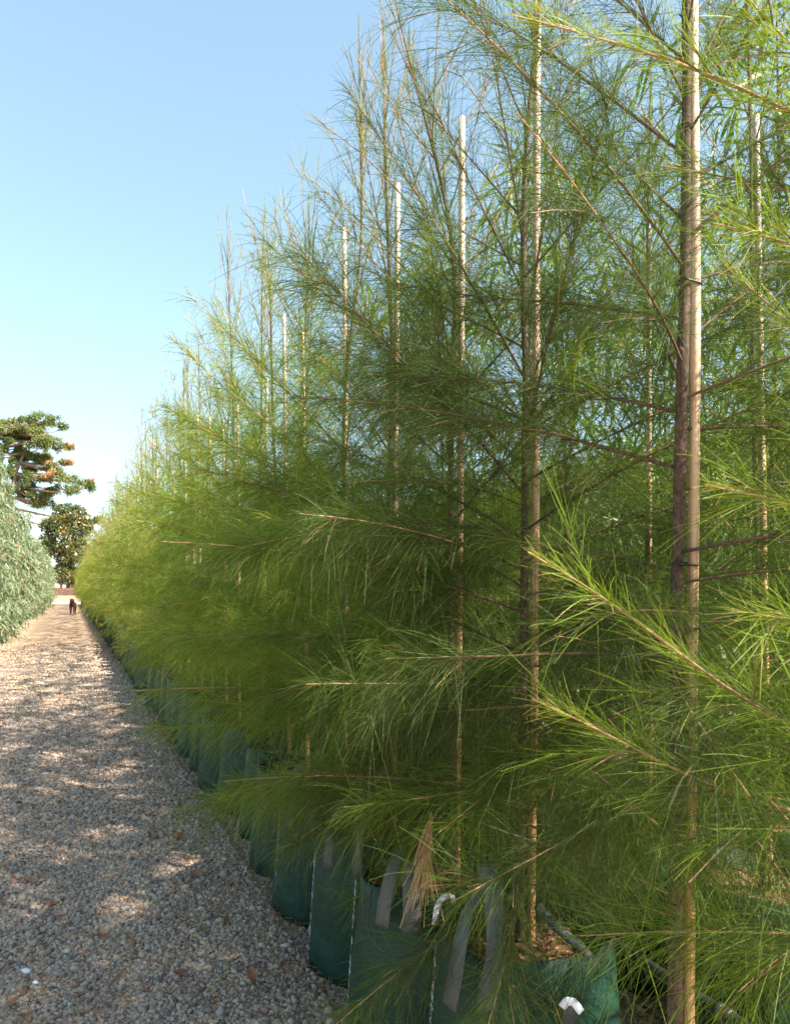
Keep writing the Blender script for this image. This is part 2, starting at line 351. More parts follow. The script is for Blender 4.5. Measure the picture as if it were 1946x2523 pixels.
def casuarina(seed, height=4.0, trunk=None, nb=78, dens=1.0, nw=0.0016, segs=3, tint=0.35, extra=(), keep=None,
              r0=0.019, sides=7, z0=0.64, bright=0.25, lens=1.0, low=1.0, prune=True, extra2=(), bush=0.0):
    """returns trunk mesh (with limbs) and crown mesh, origin at the tree's foot"""
    r = np.random.default_rng(seed)
    if trunk is None:
        zz = np.linspace(0.40, height, 9)
        sway = np.cumsum(r.normal(0, 0.012, (9, 2)), 0)*np.linspace(0, 1.5, 9)[:, None]
        trunk = np.column_stack([sway[:, 0], sway[:, 1], zz])
    tp = interp_path(trunk, 26)
    ztop = tp[-1, 2]
    rad = np.interp(tp[:, 2], [0.4, 1.5, 3.0, ztop], [r0, r0*0.85, r0*0.50, 0.0020])
    tb = Tubes()
    tb.add(tp, rad, 10 if sides > 5 else 6, np.clip((tp[:, 2]-3.0)/3.0, 0, 0.3), 0.05, r)
    if sides > 5:
        for _ in range(26):
            z = r.uniform(0.5, 2.8); q = int(np.argmin(abs(tp[:, 2]-z))); a_ = r.uniform(0, 6.28); rr_ = np.interp(z, tp[:, 2], rad)
            c_ = np.array([np.interp(z, tp[:, 2], tp[:, 0]), np.interp(z, tp[:, 2], tp[:, 1]), z]); dr = np.array([math.cos(a_), math.sin(a_), 0.5])
            tb.add([c_+dr*rr_*.4, c_+dr*rr_*.95, c_+dr*(rr_*1.12), c_+dr*(rr_*1.3+.004)], [rr_*.62, rr_*.45, rr_*.30, .001], 7, 0.15)
    def trunk_at(z): return np.array([np.interp(z, tp[:, 2], tp[:, 0]), np.interp(z, tp[:, 2], tp[:, 1]), z])
    branches = []
    dens *= r.uniform(0.85, 1.1)
    zs = z0 + (ztop-0.30-z0)*((np.arange(nb)+r.random(nb)*0.8)/nb)**1.12
    az = r.random()*6.28 + np.arange(nb)*2.39996 + r.normal(0, 0.35, nb)
    for z, a in zip(zs, az):
        if z < 1.12 and math.cos(a) > 0.1 and prune: continue
        e = math.radians(np.interp(z-bush, *ELEV)+r.normal(0, 7)); L = np.interp(z-bush, *LENG)*r.uniform(0.60, 1.30)*lens
        L = min(L, (ztop-z)*0.95+0.12)
        d = np.array([math.cos(a)*math.cos(e), math.sin(a)*math.cos(e), math.sin(e)])
        p0 = trunk_at(z)
        t = np.linspace(0, 1, 10)[:, None]
        lat = np.array([-d[1], d[0], 0])*r.normal(0, 0.08)
        sag = np.interp(z, [0.6, 1.5, 2.4, 3.2], [-0.12, -0.16, -0.05, 0.12])
        pts = p0 + d*L*t + lat*L*t*t + np.array([0, 0, 1])*sag*L*t**2
        if r.random() < 0.45 and z < 2.6:                  # tip turns up again
            pts += np.array([0, 0, 1])*0.16*L*np.clip(t-0.55, 0, 1)**1.5
        if keep is not None and not keep(pts): continue
        branches.append((pts, L, z, r.uniform(-0.1, 0.1)))
    for pts in extra2:
        pp = interp_path(pts, 10); L = np.linalg.norm(np.diff(pp, axis=0), axis=1).sum()
        branches.append((pp, L, min(2.9, max(0.8, pp[3, 2])), 0.14))
    for pts in extra:
        pp = interp_path(pts, 10); L = np.linalg.norm(np.diff(pp, axis=0), axis=1).sum()
        branches.append((pp, L, -1.7, bright))
    NP, ND, NL, NDr, NT = [], [], [], [], []
    TW = []
    for pts, L, z, bt in branches:
        nf = 0.58 if z < 0 else 1.0; z = abs(z)
        br = np.interp(L, [0.2, 1.0], [0.0020, 0.0047])
        tnt = np.clip(np.linspace(-0.1, 1.05, 10)+r.normal(0, .08), 0, 1)
        tb.add(pts, np.linspace(br, 0.0011, 10), 5 if sides > 5 else 3, tnt)
        tan = norm(np.gradient(pts, axis=0))
        up = np.clip((z-2.0)/1.6, 0, 1)
        # side twigs
        dz = np.interp(z-bush, [1.75, 2.2, 2.6, 3.2], [1, 0.62, 0.20, 0.09])*np.interp(z, [0.8, 1.1], [0.9, 1])
        nt = max(3, int(L/0.042*(0.35+0.65*dz)))
        ts = r.uniform(0.10, 0.93, nt)
        for q in ts:
            f = q*9; i = int(f); fr = f-i
            p = pts[i]*(1-fr)+pts[min(i+1, 9)]*fr; td = tan[i]
            ax = norm(np.cross(td, r.normal(size=3)))
            ang = math.radians(r.uniform(22, 52)*(1-0.6*up))
            d = td*math.cos(ang)+ax*math.sin(ang); d[2] += 0.16*up-0.05*(1-up); d = norm(d)
            tl = r.uniform(0.07, 0.26)*(1-0.55*q)*(0.6+0.5*L)
            tt = np.linspace(0, 1, 4)[:, None]
            tpnt = p + d*tl*tt + np.array([0, 0, -0.18*(1-up)])*tl*tt*tt
            TW.append(tpnt)
            k = max(2, int(dens*dz*(6+tl*62)))
            s = r.random(k)
            NP.append(p + d*tl*s[:, None]); ND.append(np.tile(d, (k, 1)))
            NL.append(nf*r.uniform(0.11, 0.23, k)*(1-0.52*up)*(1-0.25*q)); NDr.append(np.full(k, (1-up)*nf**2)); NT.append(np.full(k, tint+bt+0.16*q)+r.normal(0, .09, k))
        k = int(dens*dz*L*260); s = r.uniform(0.12, 0.985, k)*9; i = s.astype(int); fr = (s-i)[:, None]
        NP.append(pts[i]*(1-fr)+pts[np.minimum(i+1, 9)]*fr); ND.append(tan[i])
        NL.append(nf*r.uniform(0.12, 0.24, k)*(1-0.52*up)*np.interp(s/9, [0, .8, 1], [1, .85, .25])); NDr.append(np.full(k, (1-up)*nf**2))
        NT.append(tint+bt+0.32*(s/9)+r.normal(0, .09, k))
    # foliage on the leader
    k = int(dens*230); s = ztop-(ztop-1.8)*r.random(k)**0.8
    P = np.stack([trunk_at(q) for q in s]); NP.append(P); ND.append(np.tile([0, 0, 1.0], (k, 1)))
    NL.append(r.uniform(0.06, 0.16, k)); NDr.append(np.zeros(k)); NT.append(np.full(k, tint+0.2)+r.normal(0, .09, k))
    P0 = np.concatenate(NP); D = np.concatenate(ND); L = np.concatenate(NL); DR = np.concatenate(NDr); T = np.concatenate(NT)
    sp = np.interp(DR, [0, 0.4, 0.8], [0.15, 0.42, 0.62])[:, None]
    D = norm(D + r.normal(size=D.shape)*sp)
    D[:, 2] += 0.12*(1-DR); D = norm(D)
    N = len(P0)
    t = np.linspace(0, 1, segs+1)[None, :, None]
    curve = r.normal(size=(N, 3))*0.07
    dro = (DR*r.uniform(0.08, 0.50, N)*low)[:, None, None]
    P = P0[:, None, :] + D[:, None, :]*L[:, None, None]*t + curve[:, None, :]*L[:, None, None]*t*t - np.array([0, 0, 1.0])*dro*L[:, None, None]*t*t
    W = nw*np.interp(np.linspace(0, 1, segs+1), [0, .7, 1], [1, .95, .45])[None, :]*r.uniform(0.75, 1.2, (N, 1))
    tc_ = np.clip(T, 0.02, 0.88)[:, None] + np.where(r.random(N) < 0.16, 0.16, 0.0)[:, None]*np.linspace(0, 1, segs+1)[None, :]**2
    V, Q, TT = ribbons(P, W, tc_, r)
    tw = np.stack(TW); tw_w = np.linspace(0.0026, 0.0012, 4)[None, :]*np.ones((len(tw), 1))*min(1.6, max(1, nw/0.0022))
    V2, Q2, T2 = ribbons(tw, tw_w, np.tile(np.linspace(0.0, 0.7, 4), (len(tw), 1)), r)
    tb.V.append(V2); tb.Q.append(Q2+tb.n); tb.T.append(T2); tb.n += len(V2)
    return tb.mesh('trunk', M_bark), make_mesh('crown', V, Q, None, M_needle, TT, False)

# ------------------------------------------------------------------ grow bag, strap, stake parts
def bag_mesh(seed, rb=0.290, rt=0.236, h=0.58, n=56, m=14, flop=0.0):
    r = np.random.default_rng(seed)
    ang = np.arange(n)*2*np.pi/n
    def rad(a, z):
        f = z/h
        w = sum(r_amp*np.sin(k*a+ph+2.0*f*k2) for k, r_amp, ph, k2 in waves)
        return (rb+(rt-rb)*f)*(1+0.02*np.sin(np.pi*f)) + w*(0.35+0.9*f)
    waves = [(int(k), r.uniform(0.0015, 0.005), r.uniform(0, 6.28), r.uniform(-1, 1)) for k in (2, 3, 5, 7, 11, 17)]
    V = []; rings = []
    prof = [(0.0, 0.02, -0.03), (0.0, 0.012, -0.008)] + [(z, z, 0) for z in np.linspace(0.03, h, m)]
    zs = [0.0, 0.006] + list(np.linspace(0.03, h, m))
    for i, z in enumerate(zs):
        rr = rad(ang, z) - (0.035 if i == 0 else (0.008 if i == 1 else 0))
        zz = np.full(n, z)
        if i == len(zs)-1: zz = zz + 0.012*np.sin(2*ang+seed) + 0.008*np.sin(5*ang+2*seed) + flop*np.sin(ang+seed)
        V.append(np.column_stack([rr*np.cos(ang), rr*np.sin(ang), zz]))
    top = V[-1].copy(); inn = top.copy(); inn[:, :2] *= 0.975; V.append(inn)
    inn2 = inn.copy(); inn2[:, :2] *= 0.985; inn2[:, 2] = h-0.12; V.append(inn2)
    K = len(V); Vv = np.concatenate(V)
    i = np.arange(K-1)[:, None]*n; j = np.arange(n)[None, :]; j2 = (j+1) % n
    Q = np.stack([i+j, i+j2, i+n+j2, i+n+j], axis=2).reshape(-1, 4)
    return make_mesh('grow_bag', Vv, Q, None, M_bag, None, True)

def soil_mesh(seed, rt=0.238, z=0.50, pieces=260):
    r = np.random.default_rng(seed)
    V = [[0, 0, z+0.02]]; T = []; n = 28
    for k, rr in enumerate((0.33, 0.66, 1.0)):
        for j in range(n):
            a = j*2*math.pi/n
            V.append([rt*rr*math.cos(a), rt*rr*math.sin(a), z+0.015*(1-rr)+r.normal(0, 0.004)])
    for j in range(n): T.append([0, 1+j, 1+(j+1) % n])
    for k in range(2):
        for j in range(n):
            a, b_ = 1+k*n+j, 1+k*n+(j+1) % n; c, d = a+n, b_+n
            T += [[a, c, b_], [b_, c, d]]
    V = np.array(V); base = len(V)
    # chips of mulch lying on the mix
    a = r.uniform(0, 6.28, pieces); q = rt*0.95*np.sqrt(r.random(pieces))
    P0 = np.column_stack([q*np.cos(a), q*np.sin(a), np.full(pieces, z+0.012)+r.random(pieces)*0.012])
    d = norm(np.column_stack([r.normal(size=(pieces, 2)), r.normal(0, 0.25, pieces)]))
    P = P0[:, None, :]+d[:, None, :]*r.uniform(0.015, 0.05, pieces)[:, None, None]*np.linspace(0, 1, 3)[None, :, None]
    V2, Q2, _ = ribbons(P, np.full((pieces, 3), 0.007), np.zeros(pieces), r)
    return make_mesh('potting_mix', np.concatenate([V, V2]), Q2+base, T, M_mulch, None, False)

def strap_mesh(path, w=0.055, twist=0.0, mat=None, normal=None, thick=0.0025):
    p = interp_path(path, 22); T = norm(np.gradient(p, axis=0))
    nrm = np.broadcast_to(np.asarray(normal if normal is not None else (0, -1, 0), float), p.shape)
    side = norm(np.cross(T, nrm)); nn = norm(np.cross(side, T))
    if twist:
        a = np.linspace(0, twist, len(p))[:, None]; side, nn = side*np.cos(a)+nn*np.sin(a), nn*np.cos(a)-side*np.sin(a)
    V = np.stack([p+side*w/2+nn*thick/2, p-side*w/2+nn*thick/2, p-side*w/2-nn*thick/2, p+side*w/2-nn*thick/2], 1).reshape(-1, 3)
    s = np.concatenate([[0], np.cumsum(np.linalg.norm(np.diff(p, axis=0), axis=1))])
    uv = np.stack([np.column_stack([x, s]) for x in (np.full(len(p), w), np.zeros(len(p)), np.zeros(len(p)), np.full(len(p), w))], 1).reshape(-1, 2)
    i = np.arange(len(p)-1)[:, None]*4; j = np.arange(4)[None, :]; j2 = (j+1) % 4
    Q = np.stack([i+j, i+j2, i+4+j2, i+4+j], 2).reshape(-1, 4)
    e = (len(p)-1)*4
    Q = np.concatenate([Q, [[0, 3, 2, 1], [e, e+1, e+2, e+3]]])
    return make_mesh('strap', V, Q, None, mat or M_strap, None, False, uv)

def stake_mesh(pts, r0=0.0125, seed=1, sides=9):
    r = np.random.default_rng(seed)
    tb = Tubes(); p = interp_path(pts, 24)
    tb.add(p, r0*np.linspace(1.0, 0.92, 24), sides, 0, 0.03, r)
    V = np.concatenate(tb.V); Q = np.concatenate(tb.Q)
    n = len(V); V = np.concatenate([V, [p[-1]+np.array([0, 0, 0.002])]])
    T = [[n-sides+j, n-sides+(j+1) % sides, n] for j in range(sides)]
    return make_mesh('stake', V, Q, T, M_stake, None, True)

def tie_mesh(c0, c1, ra, rb):
    tb = Tubes()
    d = norm(np.asarray(c1)-np.asarray(c0)); L = np.linalg.norm(np.asarray(c1)-np.asarray(c0))
    s = norm(np.cross(d, [0, 0, 1]))
    P = []
    for k in range(25):
        a = k/24*2*np.pi
        if math.cos(a) < 0: c, q = np.asarray(c0), ra+0.002
        else: c, q = np.asarray(c1), rb+0.002
        P.append(c+d*math.cos(a)*q+s*math.sin(a)*q+np.array([0, 0, 0.003*math.sin(3*a)]))
    tb.add(P, 0.0028, 5); return tb.mesh('tie', M_black)

ORD = ['first', 'second', 'third', 'fourth', 'fifth', 'sixth', 'seventh', 'eighth', 'ninth', 'tenth', 'eleventh', 'twelfth', 'thirteenth',
       'fourteenth', 'fifteenth', 'sixteenth', 'seventeenth', 'eighteenth', 'nineteenth', 'twentieth']

def tree_empty(name, loc, label, cat, group):
    o = bpy.data.objects.new(name, None); C.objects.link(o); o.empty_display_size = 0.2
    o.location = tuple(float(v) for v in loc); tag(o, label, cat, group); return o

# ------------------------------------------------------------------ ground
def grid_mesh(name, x0, x1, y0, y1, nx, ny, fz, mat):
    X, Y = np.meshgrid(np.linspace(x0, x1, nx), np.linspace(y0, y1, ny))
    V = np.column_stack([X.ravel(), Y.ravel(), fz(X.ravel(), Y.ravel())])
    i = (np.arange(ny-1)[:, None]*nx+np.arange(nx-1)[None, :])
    Q = np.stack([i, i+1, i+nx+1, i+nx], 2).reshape(-1, 4)
    return make_mesh(name, V, Q, None, mat, None, True)

def big_ground(x, y):
    return np.where(y > 90, np.minimum((y-90)*0.02, 3)*0, 0)-0.008
V = [(-900, -60, -0.008), (900, -60, -0.008), (900, 1500, -0.008), (-900, 1500, -0.008)]
link('ground', make_mesh('ground', V, [[0, 1, 2, 3]], None, M_ground), kind='structure')

def rut(p):      # the path's shallow wheel ruts across its width
    return -0.028*np.exp(-((p+1.35)/0.28)**2) - 0.028*np.exp(-((p-0.15)/0.28)**2) + 0.012*np.exp(-((p+0.6)/0.3)**2)
def path_z(p, d): return rut(p) + 0.010*np.sin(d*1.7+p) + 0.006*np.sin(d*4.1+2*p) + 0.035
def path_mesh():
    ps = np.linspace(-3.2, 4.6, 66); ds = np.concatenate([np.linspace(-2, 14, 130), np.linspace(14.3, 66, 90)])
    P, Dd = np.meshgrid(ps, ds)
    Z = path_z(P, Dd)
    Z = np.where(P > 0.95, 0.012+0*Z, Z); Z = np.where(P < -2.1, 0.012, Z)
    V = np.column_stack([(P-SLOPE*Dd).ravel(), Dd.ravel(), Z.ravel()])
    nx, ny = len(ps), len(ds)
    i = (np.arange(ny-1)[:, None]*nx+np.arange(nx-1)[None, :])
    Q = np.stack([i, i+1, i+nx+1, i+nx], 2).reshape(-1, 4)
    return make_mesh('path', V, Q, None, M_path, None, True)
link('path', path_mesh(), kind='structure')

ICO_V = None
def ico():
    t = (1+5**0.5)/2
    v = np.array([[-1, t, 0], [1, t, 0], [-1, -t, 0], [1, -t, 0], [0, -1, t], [0, 1, t], [0, -1, -t], [0, 1, -t], [t, 0, -1], [t, 0, 1], [-t, 0, -1], [-t, 0, 1]])
    f = np.array([[0, 11, 5], [0, 5, 1], [0, 1, 7], [0, 7, 10], [0, 10, 11], [1, 5, 9], [5, 11, 4], [11, 10, 2], [10, 7, 6], [7, 1, 8],
                  [3, 9, 4], [3, 4, 2], [3, 2, 6], [3, 6, 8], [3, 8, 9], [4, 9, 5], [2, 4, 11], [6, 2, 10], [8, 6, 7], [9, 8, 1]])
    return norm(v), f
def rand_rot(n, r):
    q = norm(r.normal(size=(n, 4))); w, x, y, z = q.T
    return np.stack([np.stack([1-2*(y*y+z*z), 2*(x*y-z*w), 2*(x*z+y*w)], 1), np.stack([2*(x*y+z*w), 1-2*(x*x+z*z), 2*(y*z-x*w)], 1),
                     np.stack([2*(x*z-y*w), 2*(y*z+x*w), 1-2*(x*x+y*y)], 1)], 1)
def stones(n, d0, d1, p0fn, p1, size, r):
    d = r.uniform(d0, d1, n); lo = p0fn(d); p = lo+(p1-lo)*r.random(n)
    iv, f = ico()
    s = size*r.lognormal(0, 0.28, n)
    sc = s[:, None]*np.column_stack([r.uniform(0.8, 1.25, n), r.uniform(0.65, 1.0, n), r.uniform(0.45, 0.8, n)])
    v = iv[None]*(1+r.normal(0, 0.12, (n, 12, 1)))*sc[:, None, :]
    v = np.einsum('nij,nkj->nki', rand_rot(n, r), v)
    z = np.where(p > 0.95, 0.012, path_z(p, d))
    c = np.column_stack([p-SLOPE*d, d, z+s*0.35*r.random(n)])
    V = (v+c[:, None, :]).reshape(-1, 3)
    T = (f[None]+(np.arange(n)*12)[:, None, None]).reshape(-1, 3)
    return V, T, np.repeat(r.random(n), 12)
r = np.random.default_rng(11)
parts = [stones(62000, 2.1, 4.6, lambda d: np.maximum(-0.62*d-0.3+SLOPE*d, -2.1), 1.25, 0.0085, r),
         stones(42000, 4.6, 8.5, lambda d: np.maximum(-0.62*d-0.3+SLOPE*d, -2.1), 1.15, 0.011, r),
         stones(30000, 8.5, 13.5, lambda d: np.full_like(d, -2.1), 1.05, 0.0125, r), stones(13000, 13.5, 19, lambda d: np.full_like(d, -2.1), 1.05, 0.015, r),
         stones(1500, 2.1, 8.5, lambda d: np.maximum(-0.62*d-0.3+SLOPE*d, -2.1), 1.1, 0.016, r),
         stones(9000, 1.2, 4.5, lambda d: np.full_like(d, 1.25), 3.4, 0.011, r)]
off = 0; VV, TT, AA = [], [], []
for v, t, a in parts: VV.append(v); TT.append(t+off); AA.append(a); off += len(v)
link('gravel', make_mesh('gravel', np.concatenate(VV), None, np.concatenate(TT), M_stones, np.concatenate(AA)), kind='stuff')

# ------------------------------------------------------------------ near trees, one by one
ROW = 1.33
def clear(base):
    def f(pts):
        w = pts+np.asarray(base)
        d = np.linalg.norm(w-np.array([0, 0, EYE]), axis=1)
        if (d < 0.62).any(): return False
        if ((w[:, 1] < 1.15) & (w[:, 0] < 0.30+0.12*w[:, 2]) & (w[:, 0] > -0.6) & (w[:, 1] > 0.1)).any(): return False
        return True
    return f

def near_tree(k, base, trunk_img, stake_img, D, seed, label, extra=(), extra2=(), bag=True, stake_top=3.2, **kw):
    base = np.asarray(base, float)
    tr = None
    if trunk_img is not None:
        tr = [pt(x, y, D)-base for x, y in trunk_img]
        tr = [np.array([q[0], q[1]+0.0, q[2]]) for q in tr]
        top = tr[-1].copy()
        if kw.get('grow'): tr.append(top+np.array(kw['grow']))
    kw.pop('grow', None)
    ex = [np.array([q-base for q in e]) for e in extra]
    ex2 = [np.array([pt(x*S, y*S, dd)-base for x, y, dd in e]) for e in extra2]
    tm, cm = casuarina(seed, trunk=tr, extra=ex, extra2=ex2, keep=clear(base), **kw)
    root = tree_empty('potted_casuarina', base, label, 'potted tree', 'staked casuarinas in green bags, front row')
    link('trunk', tm, root); link('crown', cm, root)
    sp = [pt(x, y, D+0.01)-base for x, y in stake_img]
    st = link('stake', stake_mesh(sp, 0.0125, seed), root)
    bg_ = link('grow_bag', bag_mesh(seed), root); link('potting_mix', soil_mesh(seed), bg_)
    return root, bg_, tr, sp

g0 = rowpt(ROW, 1.56); gm1 = rowpt(ROW, 1.05); g1 = rowpt(ROW, 2.10); g2 = rowpt(ROW, 2.50); g3 = rowpt(ROW, 2.98); g4 = rowpt(ROW, 3.50)
S = 1.155   # photo pixels per pixel of the sketch the coordinates below were read from
def I(*xy): return [(x*S, y*S) for x, y in xy]

# the tree just outside the frame, its bright shoots reach in from the right
A = [pt(2426, 2010, 1.05), pt(1946, 1801, 1.03), pt(1700, 1640, 1.02), pt(1480, 1450, 1.0), pt(1300, 1360, 0.98)]
B = [pt(2426, 2150, 1.05), pt(2000, 2010, 1.06), pt(1700, 1930, 1.06), pt(1480, 1790, 1.05), pt(1310, 1722, 1.04)]
Cc = [pt(2426, 1420, 1.05), pt(2050, 1270, 1.0), pt(1900, 1225, 0.96), pt(1735, 1195, 0.94)]
Dd = [pt(2426, 900, 1.05), pt(2080, 660, 1.0), pt(1900, 575, 0.97), pt(1755, 550, 0.95)]
E = [pt(2426, 560, 1.05), pt(1940, 262, 1.02), pt(1620, 130, 1.0), pt(1260, 36, 1.0)]
Fb = [pt(2426, 520, 1.05), pt(2050, 200, 0.95), pt(1850, 30, 0.93), pt(1800, -60, 0.92)]
G = [pt(2426, 1700, 1.05), pt(2080, 1560, 0.97), pt(1960, 1530, 0.95), pt(1800, 1500, 0.93)]
H = [pt(2426, 1250, 1.05), pt(2080, 900, 1.25), pt(1900, 760, 1.3), pt(1780, 650, 1.35)]
near_tree(-1, gm1, None, [(2440, 2900), (2440, -900)], 1.05, 31, 'casuarina just past the right edge whose bright green shoots reach into view',
          extra=[A, B, Cc, Dd, Fb, E, G, H], nb=40, bush=0.5, prune=False, tint=0.34, bright=0.27, dens=1.5, nw=0.0010,
          extra2=[[(2100, 1775, 1.05), (1820, 1700, 1.2), (1650, 1730, 1.3), (1530, 1830, 1.36)], [(2100, 1900, 1.05), (1820, 1960, 1.15), (1650, 2050, 1.25), (1540, 2160, 1.3)],
                  [(2100, 1600, 1.05), (1860, 1510, 1.25), (1690, 1560, 1.4), (1560, 1650, 1.5)], [(2100, 1500, 1.05), (1800, 1330, 1.4), (1640, 1300, 1.6), (1500, 1330, 1.75)]], segs=4)

root0, bag0, tr0, sp0 = near_tree(0, g0, I((1436, 2500), (1438, 2184), (1442, 1800), (1441, 1400), (1446, 1100), (1455, 800), (1462, 500), (1464, 200), (1462, -300), (1466, -900)),
          I((1466, 2500), (1468, 2184), (1474, 1500), (1480, 1000), (1482, 500), (1475, 0), (1475, -350)), 1.56, 41,
          'nearest casuarina with thick dark trunk tied to a pale stake', nb=60, bush=0.45, z0=0.98, prune=False, tint=0.14, dens=1.9, nw=0.0010, segs=4, r0=0.0168, lens=0.95)
for zz in (2.21, 1.60):
    i0 = np.array([np.interp(zz, [q[2] for q in tr0], [q[j] for q in tr0]) for j in range(3)])
    i1 = np.array([np.interp(zz, [q[2] for q in sp0], [q[j] for q in sp0]) for j in range(3)])
    link('tie', tie_mesh(i0, i1, 0.017, 0.0125), root0)

root1, bag1, tr1, sp1 = near_tree(1, g1, I((1100, 2300), (1105, 2060), (1112, 1700), (1118, 1200), (1122, 800), (1112, 500), (1122, 280), (1140, 120), (1158, -60), (1170, -260)),
          I((1130, 2300), (1131, 2060), (1140, 1400), (1143, 900), (1144, 300), (1146, -10)), 2.10, 42, extra2=[[(1120, 1140, 2.1), (1000, 1118, 2.02), (850, 1120, 1.95), (700, 1128, 1.9), (505, 1170, 1.85)], [(1110, 1760, 2.1), (1180, 1672, 1.95), (1050, 1675, 1.85), (900, 1705, 1.78), (735, 1722, 1.75)],
          [(1118, 1080, 2.1), (1000, 1030, 2.1), (850, 1020, 2.1), (690, 1035, 2.1)], [(1120, 900, 2.1), (950, 760, 2.0), (760, 700, 1.95)]],
          label='second casuarina, thin trunk close to a pale stake that leaves the top of the frame', nb=64, bush=0.1, prune=False, z0=0.58, tint=0.22, dens=1.9, nw=0.00108, segs=3, r0=0.014)
root2, bag2, tr2, sp2 = near_tree(2, g2, I((965, 2200), (968, 1700), (958, 1200), (965, 800), (975, 600), (962, 460), (925, 320), (890, 190), (860, 90), (838, -20)),
          I((973, 2200), (975, 1700), (980, 1200), (984, 800), (985, 250)), 2.47, 43, extra2=[[(967, 700, 2.47), (880, 590, 2.42), (760, 460, 2.36), (612, 342, 2.3)], [(962, 560, 2.47), (880, 440, 2.5), (780, 330, 2.5), (650, 238, 2.5)],
          [(968, 1560, 2.47), (880, 1490, 2.4), (700, 1450, 2.35), (535, 1415, 2.3)], [(965, 1760, 2.47), (800, 1640, 2.4), (600, 1660, 2.35), (465, 1705, 2.3)]],
          label='third casuarina whose bare leader bends to the left above its stake top', nb=60, prune=False, z0=0.52, tint=0.34, dens=1.7, nw=0.00125, segs=3, r0=0.013)
root3, bag3, tr3, sp3 = near_tree(3, g3, I((822, 1950), (826, 1500), (830, 1000), (838, 800), (832, 600), (822, 400), (818, 250), (822, 100), (818, 60)),
          I((838, 1950), (842, 1500), (843, 1000), (846, 700), (848, 392)), 2.96, 44, extra2=[[(828, 960, 2.96), (740, 830, 2.9), (640, 700, 2.85), (555, 545, 2.8)]],
          label='fourth casuarina with slender upright leader just left of its stake', nb=58, z0=0.66, tint=0.46, dens=1.5, nw=0.0014, segs=3, r0=0.013)
root4, bag4, tr4, sp4 = near_tree(4, g4, I((730, 1800), (733, 1400), (732, 1000), (735, 800), (775, 520), (768, 300), (766, 60), (765, 30)),
          I((736, 1800), (738, 1000), (736, 700), (734, 486)), 3.46, 45,
          label='fifth casuarina with purple twiggy top leaning off its stake', nb=54, z0=0.74, tint=0.56, dens=1.35, nw=0.0016, segs=3, r0=0.012)

# ------------------------------------------------------------------ the rest of the front row: variants copied
def proto_set(specs):
    out = []
    for kw in specs:
        seed = kw['seed']; tm, cm = casuarina(**kw)
        rr = np.random.default_rng(seed)
        lean = rr.normal(0, 0.03, 2)
        sm = stake_mesh([(0.03, 0.01, 0.4), (0.03+lean[0], 0.01+lean[1], 3.05+rr.uniform(-.1, .3))], 0.0125, seed, 7)
        out.append((tm, cm, sm, bag_mesh(seed, n=36, m=8), soil_mesh(seed, pieces=60)))
    return out
mid = proto_set([dict(seed=60+i, height=3.55+0.13*i, bush=0.10, z0=0.92, nb=[46, 30, 46, 34, 44, 28][i], dens=0.88, nw=0.0021, segs=3, tint=0.62+0.03*(i % 2), sides=5, r0=0.012) for i in range(6)])
far = proto_set([dict(seed=80+i, height=3.5+0.2*i, bush=0.22, z0=0.86, nb=[38, 30, 38, 28, 34][i], dens=0.27, nw=0.0042, segs=2, tint=0.68, sides=4, r0=0.012) for i in range(5)])

bagstrap = strap_mesh([(-0.10, 0, 0.28), (-0.09, -0.005, 0.48), (-0.05, 0.01, 0.60), (0.05, 0.01, 0.60), (0.09, -0.005, 0.48), (0.10, 0, 0.28)], 0.05)
def place_set(protos, d, i, label, group, name='potted_casuarina', p=ROW, rot=None, sc=1.0, straps=True):
    tm, cm, sm, bm, so = protos[i % len(protos)]
    x, y, _ = rowpt(p, d)
    root = tree_empty(name, (x, y, 0.0), label, 'potted tree', group)
    a = random.uniform(-0.6, 0.6) if rot is None else rot
    fl = random.choice((1, -1))
    t1 = link('trunk', tm, root); t2 = link('crown', cm, root)
    t1.rotation_euler = t2.rotation_euler = (0, 0, a)
    t1.scale = t2.scale = (sc, sc*fl, sc*random.uniform(0.92, 1.10))
    link('stake', sm, root)
    b_ = link('grow_bag', bm, root); b_.rotation_euler = (0, 0, a); b_.scale = (1, 1, random.uniform(0.94, 1.05))
    link('potting_mix', so, b_)
    if straps:
        for q in (0, 1):
            s_ = link('strap', bagstrap, b_); s_.location = (0.27*math.cos(q*math.pi+1), 0.27*math.sin(q*math.pi+1), -0.02)
            s_.rotation_euler = (0, 0, q*math.pi+1+math.pi/2)
    return root
d = 3.50; i = 5
while d < 61:
    d += 0.53+random.uniform(-0.03, 0.03)
    p = ROW+random.uniform(-0.04, 0.04)
    if i < 20: lab = f'green casuarina in a dark green bag, {ORD[i]} tree of the front row'
    else: lab = 'small distant casuarina among the far merging trees of the front row'
    place_set(mid if d < 8.5 else far, d, i*7+int(i/3), lab, 'staked casuarinas in green bags, front row' if i < 20 else 'far casuarinas of the front row', p=p, straps=False)
    i += 1

# second row behind the near trees
behind = proto_set([dict(seed=95+i, height=3.9, nb=38, prune=False, dens=0.70, z0=0.75, nw=0.0019, segs=3, tint=0.40, sides=5, r0=0.012) for i in range(2)])
k = 0
for d in (1.75, 2.42, 2.98, 3.62):
    ex = (pt(1640, 1500, 2.86)[0]+SLOPE*2.86)
    place_set(behind, d, k, f'casuarina in a bag behind the front row, {ORD[k]} tree of the back row', 'casuarinas of the back row', p=2.36+random.uniform(-.04, .04), straps=False)
    k += 1


